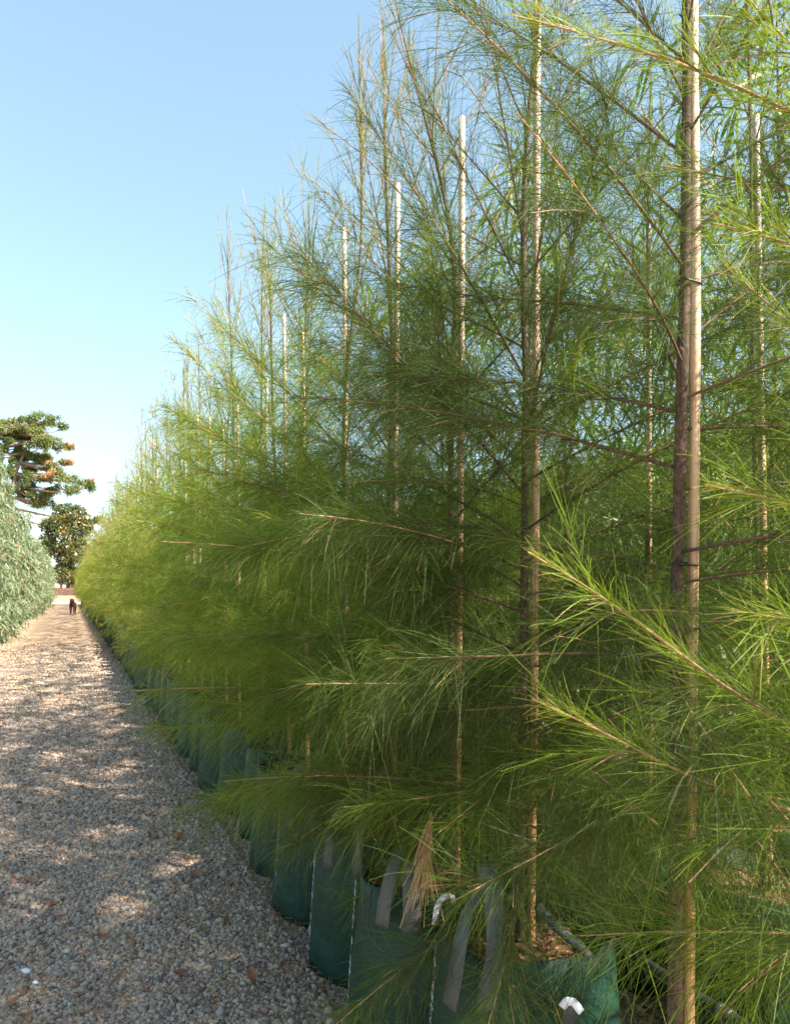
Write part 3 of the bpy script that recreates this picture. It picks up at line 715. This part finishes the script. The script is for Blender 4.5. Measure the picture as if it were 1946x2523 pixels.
# ------------------------------------------------------------------ details on the nearest bags
def bagc(root, bag, off):
    bag.location = off; return np.array(root.location)+np.array(off)
cb1 = bagc(root1, bag1, (-0.02, -0.03, 0)); cb2 = bagc(root2, bag2, (-0.085, 0.0, 0)); cb3 = bagc(root3, bag3, (-0.06, 0.03, 0)); cb4 = bagc(root4, bag4, (-0.05, 0, 0))
def bagpt(a, z, off=0.006):
    a = math.radians(a); rr = 0.285-0.040*z/0.58+off
    return np.array([rr*math.cos(a), rr*math.sin(a), z])
def handle(bag, a0, a1, zb, ztop, w=0.055, lean=(0, 0)):
    m_ = (bagpt(a0, 0.6)+bagpt(a1, 0.6))/2; m_[2] = ztop; m_[0] += lean[0]; m_[1] += lean[1]
    q = [bagpt(a0, zb), bagpt(a0, 0.52), bagpt(a0, 0.60)*[0.97, 0.97, 1]+[lean[0]*.3, lean[1]*.3, 0], m_+(bagpt(a0, 0)-bagpt(a1, 0))*0.22, m_-(bagpt(a0, 0)-bagpt(a1, 0))*0.22,
         bagpt(a1, 0.60)*[0.97, 0.97, 1]+[lean[0]*.3, lean[1]*.3, 0], bagpt(a1, 0.52), bagpt(a1, zb)]
    am = math.radians((a0+a1)/2)
    return link('strap', strap_mesh(q, w, 0, None, (math.cos(am), math.sin(am), 0)), bag)
bag0.scale = (1, 1, 0.70)
def hang(bag, root, pts, w, nrm=(0, -1, 0)):
    o_ = np.array(root.location)+np.array(bag.location)
    link('strap', strap_mesh([pt(*q)-o_ for q in pts], w, 0, None, nrm, 0.0018), bag)
hang(bag2, root2, [(940, 2284, 2.245), (946, 2230, 2.24), (962, 2160, 2.25), (985, 2090, 2.3)], 0.048, (-0.55, -0.8, 0))
hang(bag2, root2, [(1013, 2299, 2.22), (1016, 2240, 2.215), (1014, 2180, 2.23), (1002, 2110, 2.28)], 0.058, (-0.1, -1, 0))
hang(bag1, root1, [(1106, 2482, 1.825), (1122, 2400, 1.825), (1134, 2315, 1.84), (1150, 2250, 1.88), (1185, 2180, 1.94)], 0.05, (-0.75, -0.6, 0))
hang(bag1, root1, [(1196, 2497, 1.80), (1208, 2420, 1.80), (1226, 2340, 1.81), (1220, 2265, 1.84), (1216, 2190, 1.88), (1195, 2125, 1.93)], 0.052, (0.1, -1, 0))
hang(bag1, root1, [(1322, 2230, 2.06), (1370, 2285, 2.0), (1432, 2335, 1.95), (1470, 2385, 1.9)], 0.028, (0.2, -1, 0.4))
hang(bag1, root1, [(1404, 2640, 1.72), (1400, 2560, 1.70), (1402, 2500, 1.66), (1412, 2474, 1.66)], 0.030, (-0.3, -1, 0.2))
handle(bag3, -135, -105, 0.44, 0.72, 0.048, (0.02, 0.02))
handle(bag4, -135, -105, 0.44, 0.72, 0.048, (0.0, 0.0))
def seam(bag, a, seed, z0=0.03, z1=0.55):
    r = np.random.default_rng(seed); P = []
    for z in np.arange(z0, z1, 0.011):
        for s_ in (0, 1):
            if r.random() < 0.12: continue
            P.append([bagpt(a+(2.2 if s_ else -2.2), z, 0.005), bagpt(a+(-1.5 if s_ else 1.5)+r.normal(0, .3), z+0.010, 0.006)])
    P = np.array(P)
    V_, Q_, T_ = ribbons(P, np.full((len(P), 2), 0.0028), np.zeros(len(P)), r)
    link('seam', make_mesh('seam', V_, Q_, None, M_thread, T_), bag)
for b_, a_, sd_ in ((bag1, -168, 1), (bag2, -170, 2), (bag3, -165, 3), (bag4, -160, 4)): seam(b_, a_, sd_)
def label_part(name, me, bag, label): o = link(name, me, bag); o['label'] = label; return o
# pale tape end hooked over a handle, and the white sleeve on the nearest handle
w2 = np.array(root2.location)+np.array(bag2.location)
label_part('tape', strap_mesh([pt(1070, 2278, 2.17)-w2, pt(1076, 2235, 2.16)-w2, pt(1092, 2208, 2.15)-w2, pt(1112, 2206, 2.15)-w2, pt(1122, 2222, 2.16)-w2], 0.017, 0.9, M_white, (0, -1, 0.3)), bag2, 'crumpled white tape')
w1 = np.array(root1.location)+np.array(bag1.location)
label_part('sleeve', strap_mesh([pt(1384, 2482, 1.62)-w1, pt(1396, 2466, 1.615)-w1, pt(1412, 2468, 1.61)-w1, pt(1432, 2494, 1.60)-w1], 0.017, 0.15, M_white, (0, -1, 0.5)), bag1, 'white plastic sleeve')
def tube_thing(name, pts, rad, mat, label, cat, parent=None, sides=7, n=40, group=None):
    tb = Tubes(); tb.add(interp_path(pts, n), rad, sides)
    return link(name, tb.mesh(name, mat), parent, None, label, cat, group)
tube_thing('drip_tube', [pt(915, 2190, 2.22), pt(909, 2240, 2.19), pt(905, 2285, 2.17), pt(926, 2335, 2.15), pt(978, 2364, 2.13), pt(1031, 2342, 2.13), pt(1068, 2285, 2.14), pt(1092, 2240, 2.16), pt(1110, 2195, 2.2)], 0.0028, M_black,
           'thin black drip tube hanging in a hoop across the front of a green bag', 'drip tube', group='drip tubes on the bags')
tube_thing('drip_tube', [rowpt(1.10, 6.1, .62), rowpt(0.98, 5.95, .56), rowpt(0.97, 5.9, .42), rowpt(1.0, 5.75, .36), rowpt(1.06, 5.65, .45), rowpt(1.15, 5.6, .60)], 0.003, M_black,
           'thin black drip tube looping down a bag farther along the row', 'drip tube', group='drip tubes on the bags')
p0 = pt(1333, 2325, 2.05); p1 = pt(1366, 2392, 2.02)
tb = Tubes(); pp = interp_path([p0, p1], 12); tb.add(pp, [0.0035, 0.005, 0.004, 0.0055, 0.004, 0.0055, 0.004, 0.0055, 0.004, 0.0055, 0.004, 0.004], 8)
link('plant_marker', tb.mesh('plant_marker', M_red), None, None, 'magenta twisted marker stick leaning in the mulch of a green bag', 'marker stick')

# irrigation pipe along the back of the front row, on steel pegs
pipe = bpy.data.objects.new('irrigation_pipe', None); C.objects.link(pipe)
tag(pipe, 'black poly irrigation pipe running behind the front row of bags', 'pipe')
tb = Tubes(); ds = np.linspace(0.6, 20, 70)
tb.add([rowpt(1.69, q, 0.455+0.012*math.sin(q*2.1)) for q in ds], 0.0165, 12); link('pipe_run', tb.mesh('pipe_run', M_black), pipe)
for q in (1.86, 6.2, 11.0):
    tb = Tubes()
    c = [rowpt(1.69, q+e, 0.455+0.012*math.sin((q+e)*2.1)) for e in (-0.022, -0.02, -0.006, -0.005, 0.005, 0.006, 0.02, 0.022)]
    tb.add(c, [0.017, 0.0225, 0.0225, 0.0195, 0.0195, 0.0225, 0.0225, 0.017], 14); link('coupling', tb.mesh('coupling', M_black, False), pipe)
for q in (0.95, 3.4, 5.9, 8.4, 10.9, 13.4, 15.9, 18.4):
    tb = Tubes(); tb.add([rowpt(1.715, q, 0.0), rowpt(1.715, q, 0.2), rowpt(1.715, q, 0.50)], 0.005, 6); link('peg', tb.mesh('peg', M_postm), pipe)

# dried brown spray hanging from a low limb
r = np.random.default_rng(5); n_ = 75
top = pt(1062, 2000, 1.78); d0 = norm(pt(1035, 2200, 1.76)-top)
s_ = r.random(n_)*0.09
P0 = top+d0*s_[:, None]+r.normal(0, 0.003, (n_, 3)); D_ = norm(d0+r.normal(size=(n_, 3))*0.17); L_ = r.uniform(0.08, 0.17, n_)
t_ = np.linspace(0, 1, 5)[None, :, None]
P = P0[:, None]+D_[:, None]*L_[:, None, None]*t_+r.normal(size=(n_, 1, 3))*0.015*t_**2-np.array([0, 0, .02])*t_**2
V_, Q_, T_ = ribbons(P, np.full((n_, 5), 0.0019), r.random(n_), r)
V3, Q3, T3 = ribbons(np.array([interp_path([pt(1120, 1965, 1.85), pt(1085, 1975, 1.8), top, top+d0*0.1], 6)]), np.full((1, 6), 0.004), np.zeros(1), r)
V_ = np.concatenate([V_, V3])-np.array(root1.location); Q_ = np.concatenate([Q_, Q3+len(V_)-len(V3)]); T_ = np.concatenate([T_, T3])
o = link('dry_spray', make_mesh('dry_spray', V_, Q_, None, M_dead, T_), root1); o['label'] = 'hanging spray of dry brown needles'

# ------------------------------------------------------------------ leafy trees of the place
def leafy(seed, trunk_mat, leaf_mat_, height, radius, nl, leaf_len, leaf_w, z0, droop, prof, tints, r0=0.03, nb=40, clump=0.16, el=(35, 60), segs=3, up_bias=0.0):
    r = np.random.default_rng(seed); tb = Tubes()
    zz = np.linspace(0, height*0.93, 8)
    tr = interp_path(np.column_stack([np.cumsum(r.normal(0, 0.012*height/4, 8)), np.cumsum(r.normal(0, 0.012*height/4, 8)), zz]), 16)
    tb.add(tr, np.linspace(r0, r0*0.15, 16), 8, 0)
    C_ = []; Dn = []
    for k_ in range(nb):
        z = z0+(height*0.95-z0)*(k_+r.random())/nb
        a = k_*2.4+r.normal(0, .3); f = (z-z0)/(height-z0)
        L = radius*np.interp(f, *prof)*(r.uniform(0.6, 1.1) if r.random() < .8 else r.uniform(1.1, 1.45))
        e = math.radians(r.uniform(*el))
        p0_ = np.array([np.interp(z, tr[:, 2], tr[:, 0]), np.interp(z, tr[:, 2], tr[:, 1]), z])
        d_ = np.array([math.cos(a), math.sin(a), 0])
        t = np.linspace(0, 1, 8)[:, None]
        b_ = p0_-np.array([0, 0, L*0.35*(1-up_bias)])+d_*L*t+np.array([0, 0, 1])*(L*math.tan(e)*0.6*t-droop*L*t*t)
        b_[:, 2] = np.maximum(b_[:, 2], 0.25)
        tb.add(b_, np.linspace(r0*0.28, r0*0.04, 8), 4, np.linspace(0, 1, 8))
        C_.append(b_[2:]); Dn.append(norm(np.gradient(b_, axis=0))[2:])
    C_ = np.concatenate(C_); Dn = np.concatenate(Dn)
    i_ = r.integers(0, len(C_), nl)
    P0_ = C_[i_]+r.normal(0, clump, (nl, 3)); P0_[:, 2] = np.maximum(P0_[:, 2], 0.35)
    D_ = norm(Dn[i_]*0.3+r.normal(size=(nl, 3))*0.75+np.array([0, 0, -droop*1.6+up_bias*0.6]))
    L_ = leaf_len*r.uniform(0.65, 1.2, nl)
    t = np.linspace(0, 1, segs+1)[None, :, None]
    P_ = P0_[:, None]+D_[:, None]*L_[:, None, None]*t+r.normal(size=(nl, 1, 3))*0.12*L_[:, None, None]*t*t-np.array([0, 0, droop*0.25])*L_[:, None, None]*t*t
    prof_w = np.interp(np.linspace(0, 1, segs+1), [0, .35, .7, 1], [.25, 1, .7, .06])
    W_ = leaf_w*prof_w[None]*r.uniform(.8, 1.2, (nl, 1))
    ti = np.clip(r.normal(tints[0], tints[1], nl), 0, .86); ti[r.random(nl) < tints[2]] = 1.0
    V_, Q_, T_ = ribbons(P_, W_, ti, r)
    return tb.mesh('trunk', trunk_mat), make_mesh('crown', V_, Q_, None, leaf_mat_, T_)

col_prof = ([0, .15, .5, .85, 1], [0.75, 1.0, 0.95, 0.55, 0.15])
weep = [leafy(200+i, M_greybark, M_euc, 4.2+0.2*i, 0.92, 9500, 0.15, 0.025, 0.55, 0.6, col_prof, (0.36, 0.3, 0.05), 0.03, 34, 0.10) for i in range(3)]
tall = leafy(210, M_greybark, M_euc, 6.0, 1.05, 14000, 0.22, 0.034, 0.8, 0.6, col_prof, (0.3, 0.28, 0.07), 0.05, 46, 0.13)
bag_small = bag_mesh(300, n=30, m=6); soil_small = soil_mesh(301, pieces=30)
def weeping(me, d, p, label, sc=1.0, group='weeping eucalypts along the left edge of the path'):
    x, y, _ = rowpt(p, d)
    root = tree_empty('weeping_eucalyptus', (x, y, 0), label, 'potted tree', group)
    a = random.uniform(0, 6.28)
    for nm, m_ in (('trunk', me[0]), ('crown', me[1])):
        o = link(nm, m_, root); o.rotation_euler = (0, 0, a); o.scale = (sc, sc, sc)
    b_ = link('grow_bag', bag_small, root); b_.scale = (1.15, 1.15, 1.0)
    link('potting_mix', soil_small, b_)
    return root
d = 13.5; k = 0
while d < 62:
    lab = (f'grey-green weeping eucalyptus in the left row, {ORD[k]} from the near end' if k < 16 else 'small grey-green weeping eucalyptus merging into the far left row')
    if abs(d-24) > 0.5:
        weeping(weep[k % 3], d, -2.30+random.uniform(-.06, .06), lab, random.uniform(0.93, 1.05))
    d += 1.02; k += 1
weeping(tall, 23.3, -2.55, 'tall grey-green eucalyptus standing above the rest of the left row', 1.0, None)
weeping(tall, 26.2, -2.60, 'slightly shorter tall eucalyptus just beyond the tallest in the left row', 0.93, None)

grn = [leafy(240+i, M_greybark, M_wattle, 4.4+.4*i, 1.15, 5200, 0.17, 0.045, 0.4, 0.3, col_prof, (0.75, 0.2, 0.0), 0.035, 44, 0.2) for i in range(2)]
for k in range(24):
    x, y, _ = rowpt(12.3+random.uniform(-.3, .3), 12.0+k*1.3)
    root = tree_empty('broadleaf_tree', (x, y, 0), 'green leafy tree far behind the casuarinas, glimpsed through their foliage', 'tree', 'leafy trees beyond the back row')
    for nm, m_ in (('trunk', grn[k % 2][0]), ('crown', grn[k % 2][1])):
        o = link(nm, m_, root); o.rotation_euler = (0, 0, k*1.3)
wat = [leafy(230+i, M_bark, M_wattle, 4.3, 0.85, 1700, 0.20, 0.019, 1.3, 0.6, col_prof, (0.7, 0.3, 0.0), 0.02, 34, 0.10) for i in range(2)]
for k, (x, y, lab) in enumerate([(0.98, 4.1, 'long-leaved sapling showing between the first and second casuarinas'), (1.62, 3.05, 'long-leaved sapling with broad drooping leaves at the right edge'),
                                 (2.55, 3.9, 'long-leaved sapling behind the right edge of the view'), (0.35, 5.6, 'long-leaved sapling farther back behind the second casuarina'), (2.0, 5.2, 'farthest long-leaved sapling behind the back row')]):
    root = tree_empty('long_leaved_sapling', (x, y, 0), lab, 'potted tree', 'long-leaved saplings behind the rows')
    for nm, m_ in (('trunk', wat[k % 2][0]), ('crown', wat[k % 2][1])):
        o = link(nm, m_, root); o.rotation_euler = (0, 0, k*1.9)
    b_ = link('grow_bag', bag_small, root); link('potting_mix', soil_small, b_)

# ------------------------------------------------------------------ the far end: crossing, earth bank, magnolia, pine
V = [(-75, 61.5, 0.02), (0, 61.5, 0.02), (0, 68.5, 0.02), (-75, 68.5, 0.02)]
V = [(x, y, 0.06) for x, y, z in V]
link('crossing', make_mesh('crossing', V, [[0, 1, 2, 3]], None, M_cross), kind='structure')
def prof_mesh(name, prof, mat, x0=-110, x1=25, nx=60, seed=3):
    r = np.random.default_rng(seed); xs = np.linspace(x0, x1, nx)
    V = []; 
    for y, z in prof:
        V.append(np.column_stack([xs, y+0.35*np.sin(xs*0.5)+0.15*np.sin(xs*1.7), z+r.normal(0, 0.02, nx)]))
    V = np.concatenate(V); m_ = len(prof)
    i = np.arange(m_-1)[:, None]*nx+np.arange(nx-1)[None, :]
    Q = np.stack([i, i+1, i+nx+1, i+nx], 2).reshape(-1, 4)
    return make_mesh(name, V, Q, None, mat, None, True)
link('slope', prof_mesh('slope', [(68.0, -0.05), (69.5, 0.12), (72, 0.42), (74.0, 0.66)], M_soil), kind='structure')
link('earth_bank', prof_mesh('earth_bank', [(74.0, 0.64), (74.3, 1.1), (74.7, 1.27)], M_bank), kind='structure')
link('garden_bed', prof_mesh('garden_bed', [(74.65, 1.28), (80, 1.35), (95, 1.6), (140, 1.8), (150, -0.5)], M_soil), kind='structure')

def blob_leaves(r, centres, radii, n, ll, lw, tintf, segs=2, shell=0.55):
    i_ = r.integers(0, len(centres), n)
    q = norm(r.normal(size=(n, 3)))*(shell+(1-shell)*r.random((n, 1)))
    P0_ = centres[i_]+q*radii[i_]
    D_ = norm(q*0.7+r.normal(size=(n, 3))*0.7)
    L_ = ll*r.uniform(.7, 1.25, n); t = np.linspace(0, 1, segs+1)[None, :, None]
    P_ = P0_[:, None]+D_[:, None]*L_[:, None, None]*t-np.array([0, 0, .15])*L_[:, None, None]*t*t
    W_ = lw*np.interp(np.linspace(0, 1, segs+1), [0, .5, 1], [.3, 1, .15])[None]*np.ones((n, 1))
    return ribbons(P_, W_, tintf(i_, n), r)
r = np.random.default_rng(77)
mag = tree_empty('magnolia_tree', pt(168, 1452, 80), 'dark glossy magnolia tree at the end of the path', 'tree', None)
tb = Tubes(); tb.add([(0, 0, -0.3), (0.05, 0, 2), (0, 0.1, 5), (0.1, 0, 8)], [0.22, 0.18, 0.11, 0.03], 8)
cen = []; rad_ = []
for k in range(95):
    z = r.uniform(0.7, 8.9); R = np.interp(z, [0.7, 2, 5, 7.5, 9.2], [1.9, 2.9, 3.3, 2.6, 0.9]); a = r.uniform(0, 6.28); q = R*r.uniform(0.45, 1.0)
    cen.append((q*math.cos(a), q*math.sin(a), z)); rad_.append((.75, .75, .6))
    if k % 3 == 0: tb.add([(0, 0, z*0.6), (q*math.cos(a)*.6, q*math.sin(a)*.6, z*.85), cen[-1]], [0.06, 0.04, 0.015], 4)
cen = np.array(cen); rad_ = np.array(rad_)
V_, Q_, T_ = blob_leaves(r, cen, rad_, 20000, 0.28, 0.15, lambda i_, n: np.where(r.random(n) < .14, 1.0, np.clip(r.normal(.4, .28, n), 0, .85)))
link('trunk', tb.mesh('trunk', M_greybark), mag); link('crown', make_mesh('crown', V_, Q_, None, M_magnolia, T_), mag)

base = pt(25, 1450, 96); base[2] = 1.5
pine = tree_empty('pine_tree', base, 'large spreading pine with green clumps and orange dead foliage behind the magnolia', 'tree', None)
tb = Tubes()
tp_ = [np.array([0, 0, -0.4]), pt(22, 1350, 96)-base, pt(28, 1240, 96)-base, pt(40, 1150, 96)-base, pt(80, 1085, 96)-base, pt(110, 1040, 96)-base]
tb.add(interp_path(tp_, 16), np.linspace(0.42, 0.10, 16), 8)
# (x, y, half width, half height, tint) of the foliage clumps, read on the photograph, 96 m away
cl = [(122, 1027, 30, 9, .35), (95, 1036, 26, 10, .45), (55, 1044, 30, 11, .55), (20, 1055, 28, 11, .5), (-15, 1060, 30, 14, .4), (140, 1046, 12, 8, .3), (35, 1075, 28, 9, .35),
      (92, 1072, 20, 7, .84), (130, 1092, 24, 10, .45), (152, 1100, 18, 9, .5), (110, 1105, 22, 9, .4), (168, 1099, 8, 4, .9), (85, 1118, 20, 8, .4), (55, 1110, 22, 9, .4),
      (152, 1134, 16, 5, .93), (135, 1146, 10, 5, .85), (125, 1178, 16, 5, .85), (155, 1170, 18, 7, .86), (190, 1186, 20, 10, .35), (208, 1196, 15, 10, .25), (170, 1182, 20, 10, .5), (205, 1180, 9, 4, .95),
      (195, 1215, 18, 10, .3), (150, 1205, 20, 8, .35), (80, 1175, 20, 10, .25), (70, 1150, 18, 8, .3), (110, 1228, 24, 12, .3), (140, 1240, 24, 10, .3), (80, 1235, 26, 14, .3), (40, 1190, 26, 14, .3), (10, 1120, 28, 16, .4),
      (222, 1278, 8, 6, .3), (205, 1290, 14, 9, .3), (10, 1240, 30, 16, .3), (20, 1165, 24, 12, .35)]
cl += [(r.uniform(-25, 125), r.uniform(1028, 1238), r.uniform(6, 13), r.uniform(4, 8), r.uniform(.25, .62)) for _ in range(70)]
cen = []; rad_ = []; tn = []
for (x, y, hw, hh, ti) in cl:
    c = pt(x, y, 96)-base; c[1] += r.uniform(-2.5, 2.5)
    for _ in range(8):
        cen.append(c+np.array([r.uniform(-1, 1)*hw, r.uniform(-1, 1)*hw*.8, r.uniform(-.9, .9)*hh])*96/F); rad_.append(np.array([hw*.55, hw*.55, hh*1.1])*96/F); tn.append(ti if ti < .8 else (ti-.02 if _ % 2 else .55))
    st = interp_path(tp_, 16)[int(np.clip(np.interp(c[2], [2, 22], [3, 15]), 2, 15))]
    tb.add(interp_path([st, (st*0.45+c*0.55)-np.array([0, 0, .5]), c-np.array([0, 0, .25])], 7), np.linspace(0.20, 0.04, 7), 5)
cen = np.array(cen); rad_ = np.array(rad_); tn = np.array(tn)
V_, Q_, T_ = blob_leaves(r, cen, rad_, 80000, 0.32, 0.11, lambda i_, n: np.clip(tn[i_]+r.normal(0.04, .13, n), 0, 1), shell=0.0)
link('trunk', tb.mesh('trunk', M_greybark), pine); link('crown', make_mesh('crown', V_, Q_, None, M_pine, T_), pine)
# two bare slender trunks beside the magnolia
for (x, y0, y1) in ((151, 1452, 1420), (188, 1452, 1425)):
    b0 = pt(x, y0, 78.5); tb = Tubes(); hgt = (y0-y1)/F*78.5
    rt_ = tree_empty('slender_tree', b0, 'slender tree with bare pinkish trunk ' + ('left' if x < 160 else 'right') + ' of the magnolia', 'tree', None)
    tb.add([(0, 0, -0.3), (0.05, 0, hgt*.5), (0, 0, hgt), (0.2, 0.1, hgt+1.2)], [0.13, 0.11, 0.09, 0.03], 7)
    link('trunk', tb.mesh('trunk', M_soil), rt_)
    V_, Q_, T_ = blob_leaves(r, np.array([(0.1, 0, hgt+1.2), (-.4, .2, hgt+.8), (.4, -.1, hgt+.9)]), np.array([(.6, .6, .5)]*3), 500, .25, .12, lambda i_, n: np.clip(r.normal(.4, .2, n), 0, .8))
    link('crown', make_mesh('crown', V_, Q_, None, M_magnolia, T_), rt_)

# ------------------------------------------------------------------ the dog
def skin_obj(name, verts, edges, radii, mat, parent=None, sub=2):
    me = bpy.data.meshes.new(name); me.from_pydata([tuple(v) for v in verts], edges, []); me.materials.append(mat)
    o = bpy.data.objects.new(name, me); C.objects.link(o)
    sk = o.modifiers.new('skin', 'SKIN'); sk.use_smooth_shade = True
    for i, rr in enumerate(radii):
        me.skin_vertices[0].data[i].radius = (rr if isinstance(rr, tuple) else (rr, rr))
    me.skin_vertices[0].data[0].use_root = True
    sb_ = o.modifiers.new('sub', 'SUBSURF'); sb_.levels = sb_.render_levels = sub
    if parent: o.parent = parent
    return o
dogroot = tree_empty('dog', (-17.75, 39.7, 0.045), 'chocolate brown dog walking along the gravel path', 'dog', None)
dogroot.scale = (1.12, 1.12, 1.15)
dogroot.rotation_euler = (0, 0, math.radians(20))
# x sideways, -y forwards (towards the camera), z up
v = [(0, .30, .52), (0, .12, .50), (0, -.10, .50), (0, -.30, .51), (0, -.40, .62), (0, -.48, .70), (0, -.56, .69), (0, -.66, .65),       # trunk, neck, head, muzzle 0-7
     (.09, .34, .46), (.10, .27, .33), (.10, .38, .20), (.10, .34, .04), (.10, .30, .015),      # hind right
     (-.09, .34, .46), (-.10, .36, .32), (-.10, .47, .20), (-.10, .44, .04), (-.10, .40, .015),
     (.08, -.30, .42), (.085, -.28, .26), (.08, -.34, .14), (.08, -.38, .03), (.08, -.42, .015),
     (-.08, -.30, .42), (-.085, -.26, .26), (-.08, -.26, .14), (-.08, -.24, .03), (-.08, -.28, .015),
     (0, .40, .50), (0, .52, .42), (0, .62, .40)]
e = [(0, 1), (1, 2), (2, 3), (3, 4), (4, 5), (5, 6), (6, 7), (0, 8), (8, 9), (9, 10), (10, 11), (11, 12), (0, 13), (13, 14), (14, 15), (15, 16), (16, 17),
     (3, 18), (18, 19), (19, 20), (20, 21), (21, 22), (3, 23), (23, 24), (24, 25), (25, 26), (26, 27), (0, 28), (28, 29), (29, 30)]
rd = [.115, .12, .135, .14, .10, .085, .075, .042, .085, .06, .035, .028, .034, .085, .06, .035, .028, .034, .07, .045, .035, .03, .036, .07, .045, .035, .03, .036, .04, .025, .012]
bd = skin_obj('body', v, e, rd, M_fur, dogroot)
for sx_ in (1, -1):
    skin_obj('ear', [(sx_*.06, -.47, .76), (sx_*.095, -.475, .72), (sx_*.105, -.48, .65)], [(0, 1), (1, 2)], [(.03, .012), (.035, .012), (.022, .01)], M_fur, dogroot, 2)

# ------------------------------------------------------------------ leaf litter on the path
spots = [(166, 1941), (46, 1981), (326, 1977), (442, 2064), (224, 2070), (370, 2058), (490, 2157), (573, 2174), (249, 2311), (320, 2315), (442, 2402), (623, 2409), (291, 2419), (31, 2475),
         (66, 2506), (561, 2270), (200, 2456), (66, 2170), (116, 2336), (366, 1885), (30, 1900), (130, 2230), (520, 2250), (700, 2380)]
def litter_leaf(seed, L=0.05, w=0.018):
    r = np.random.default_rng(seed); n_ = 7; V = []; 
    cu, tw_ = r.uniform(0.3, 1.2), r.uniform(-1, 1)
    for i in range(n_):
        t = i/(n_-1); ww = w*math.sin(math.pi*min(1, t*0.94+0.04))**0.8
        x = (t-.5)*L; z = 0.006+cu*0.014*(2*t-1)**2; a = tw_*(t-.5)
        for q in (-1, 0, 1): V.append((x, q*ww*math.cos(a), z+q*ww*math.sin(a)+abs(q)*ww*0.35))
    Q = [[i*3+j, i*3+j+1, i*3+j+4, i*3+j+3] for i in range(n_-1) for j in range(2)]
    return make_mesh('fallen_leaf', V, Q, None, M_leafb, None, True)
lm = [litter_leaf(400+i, 0.05+0.012*(i % 3), 0.015+0.003*(i % 2)) for i in range(5)]
for k, (x, y) in enumerate(spots):
    dd = (EYE-0.055)*F/(y-HOR)
    o = link('fallen_leaf', lm[k % 5], None, pt(x, y, dd), 'curled brown leaf lying on the gravel path', 'leaf', 'brown leaves scattered on the gravel')
    o.rotation_euler = (random.uniform(-.3, .3), random.uniform(-.3, .3), random.uniform(0, 6.28)); q = random.uniform(.8, 1.35); o.scale = (q, q, q)
iv, fv = ico()
for k, (x, y, sz) in enumerate(((66, 2392, 0.017), (88, 2420, 0.011))):
    dd = (EYE-0.06)*F/(y-HOR); rr = np.random.default_rng(k+9)
    link('white_stone', make_mesh('white_stone', iv*sz*(1+rr.normal(0, .12, (12, 1)))*np.array([1.3, .9, .6]), None, fv, M_white), None, pt(x, y, dd),
         ('larger' if k == 0 else 'smaller') + ' white stone at the lower left of the gravel path', 'stone', 'white stones')
# brown needle litter that has dropped beside the bags
r = np.random.default_rng(33); N = 5200
dd = r.uniform(2.2, 9.5, N); pp_ = 1.05-np.abs(r.normal(0, 0.42, N))
P0 = np.column_stack([pp_-SLOPE*dd, dd, path_z(np.minimum(pp_, .94), dd)+0.007+r.random(N)*0.006])
D_ = norm(np.column_stack([r.normal(size=(N, 2)), r.normal(0, .08, N)]))
P = P0[:, None]+D_[:, None]*r.uniform(.04, .12, N)[:, None, None]*np.linspace(0, 1, 4)[None, :, None]+np.concatenate([r.normal(size=(N, 1, 2))*.015, np.zeros((N, 1, 1))], 2)*(np.linspace(0, 1, 4)**2)[None, :, None]
V_, Q_, T_ = ribbons(P, np.full((N, 4), .0016), r.random(N), r)
link('needle_litter', make_mesh('needle_litter', V_, Q_, None, M_dead, T_), kind='stuff')
# low grass and moss between the wheel ruts
r = np.random.default_rng(21); P0 = []
for (p, dd, sp, sdd, n_) in ((-0.66, 10.8, .22, .5, 2200), (-0.70, 8.7, .2, .35, 900), (0.2, 14, .15, .5, 900), (-0.5, 13, .25, .6, 1200), (-.9, 12, .15, .4, 500)):
    q = np.column_stack([p+r.normal(0, sp, n_), dd+r.normal(0, sdd, n_)]); P0.append(np.column_stack([q[:, 0]-SLOPE*q[:, 1], q[:, 1], path_z(q[:, 0], q[:, 1])-0.003]))
P0 = np.concatenate(P0); N = len(P0); D_ = norm(np.column_stack([r.normal(0, .6, (N, 2)), np.ones(N)]))
P = P0[:, None]+D_[:, None]*r.uniform(.012, .032, N)[:, None, None]*np.linspace(0, 1, 3)[None, :, None]
V_, Q_, T_ = ribbons(P, np.array([.005, .004, .001])[None]*np.ones((N, 1)), r.random(N), r)
link('grass', make_mesh('grass', V_, Q_, None, M_grass, T_), kind='stuff')

# shorter, younger casuarinas that carry on the back row, and leafy shrubs beyond them
young = proto_set([dict(seed=120+i, height=2.25, nb=40, prune=False, dens=0.75, z0=0.42, nw=0.0026, segs=2, tint=0.30, sides=4, r0=0.010) for i in range(2)])
for k in range(12):
    root = place_set(young, 4.25+k*0.62, k, f'short young casuarina in the back row, {ORD[k]} past the tall ones', 'young casuarinas of the back row', p=2.40+random.uniform(-.05, .05), straps=False)
    for c_ in list(root.children):
        if c_.name.startswith('stake'): bpy.data.objects.remove(c_)
shr = [leafy(260+i, M_greybark, M_wattle, 2.7, 0.85, 5200, 0.12, 0.026, 0.2, 0.25, ([0, .2, .6, 1], [0.8, 1.0, 0.85, 0.3]), (0.5, 0.25, 0.0), 0.025, 36, 0.16) for i in range(2)]
for k in range(26):
    x, y, _ = rowpt(4.9+random.uniform(-.2, .2), 3.4+k*0.75)
    root = tree_empty('leafy_shrub', (x, y, 0), 'bushy green shrub in the row glimpsed behind both rows of casuarinas', 'shrub', 'leafy shrubs behind the casuarina rows')
    for nm, m_ in (('trunk', shr[k % 2][0]), ('crown', shr[k % 2][1])):
        o = link(nm, m_, root); o.rotation_euler = (0, 0, k*1.7)
print('objects', len(bpy.data.objects))
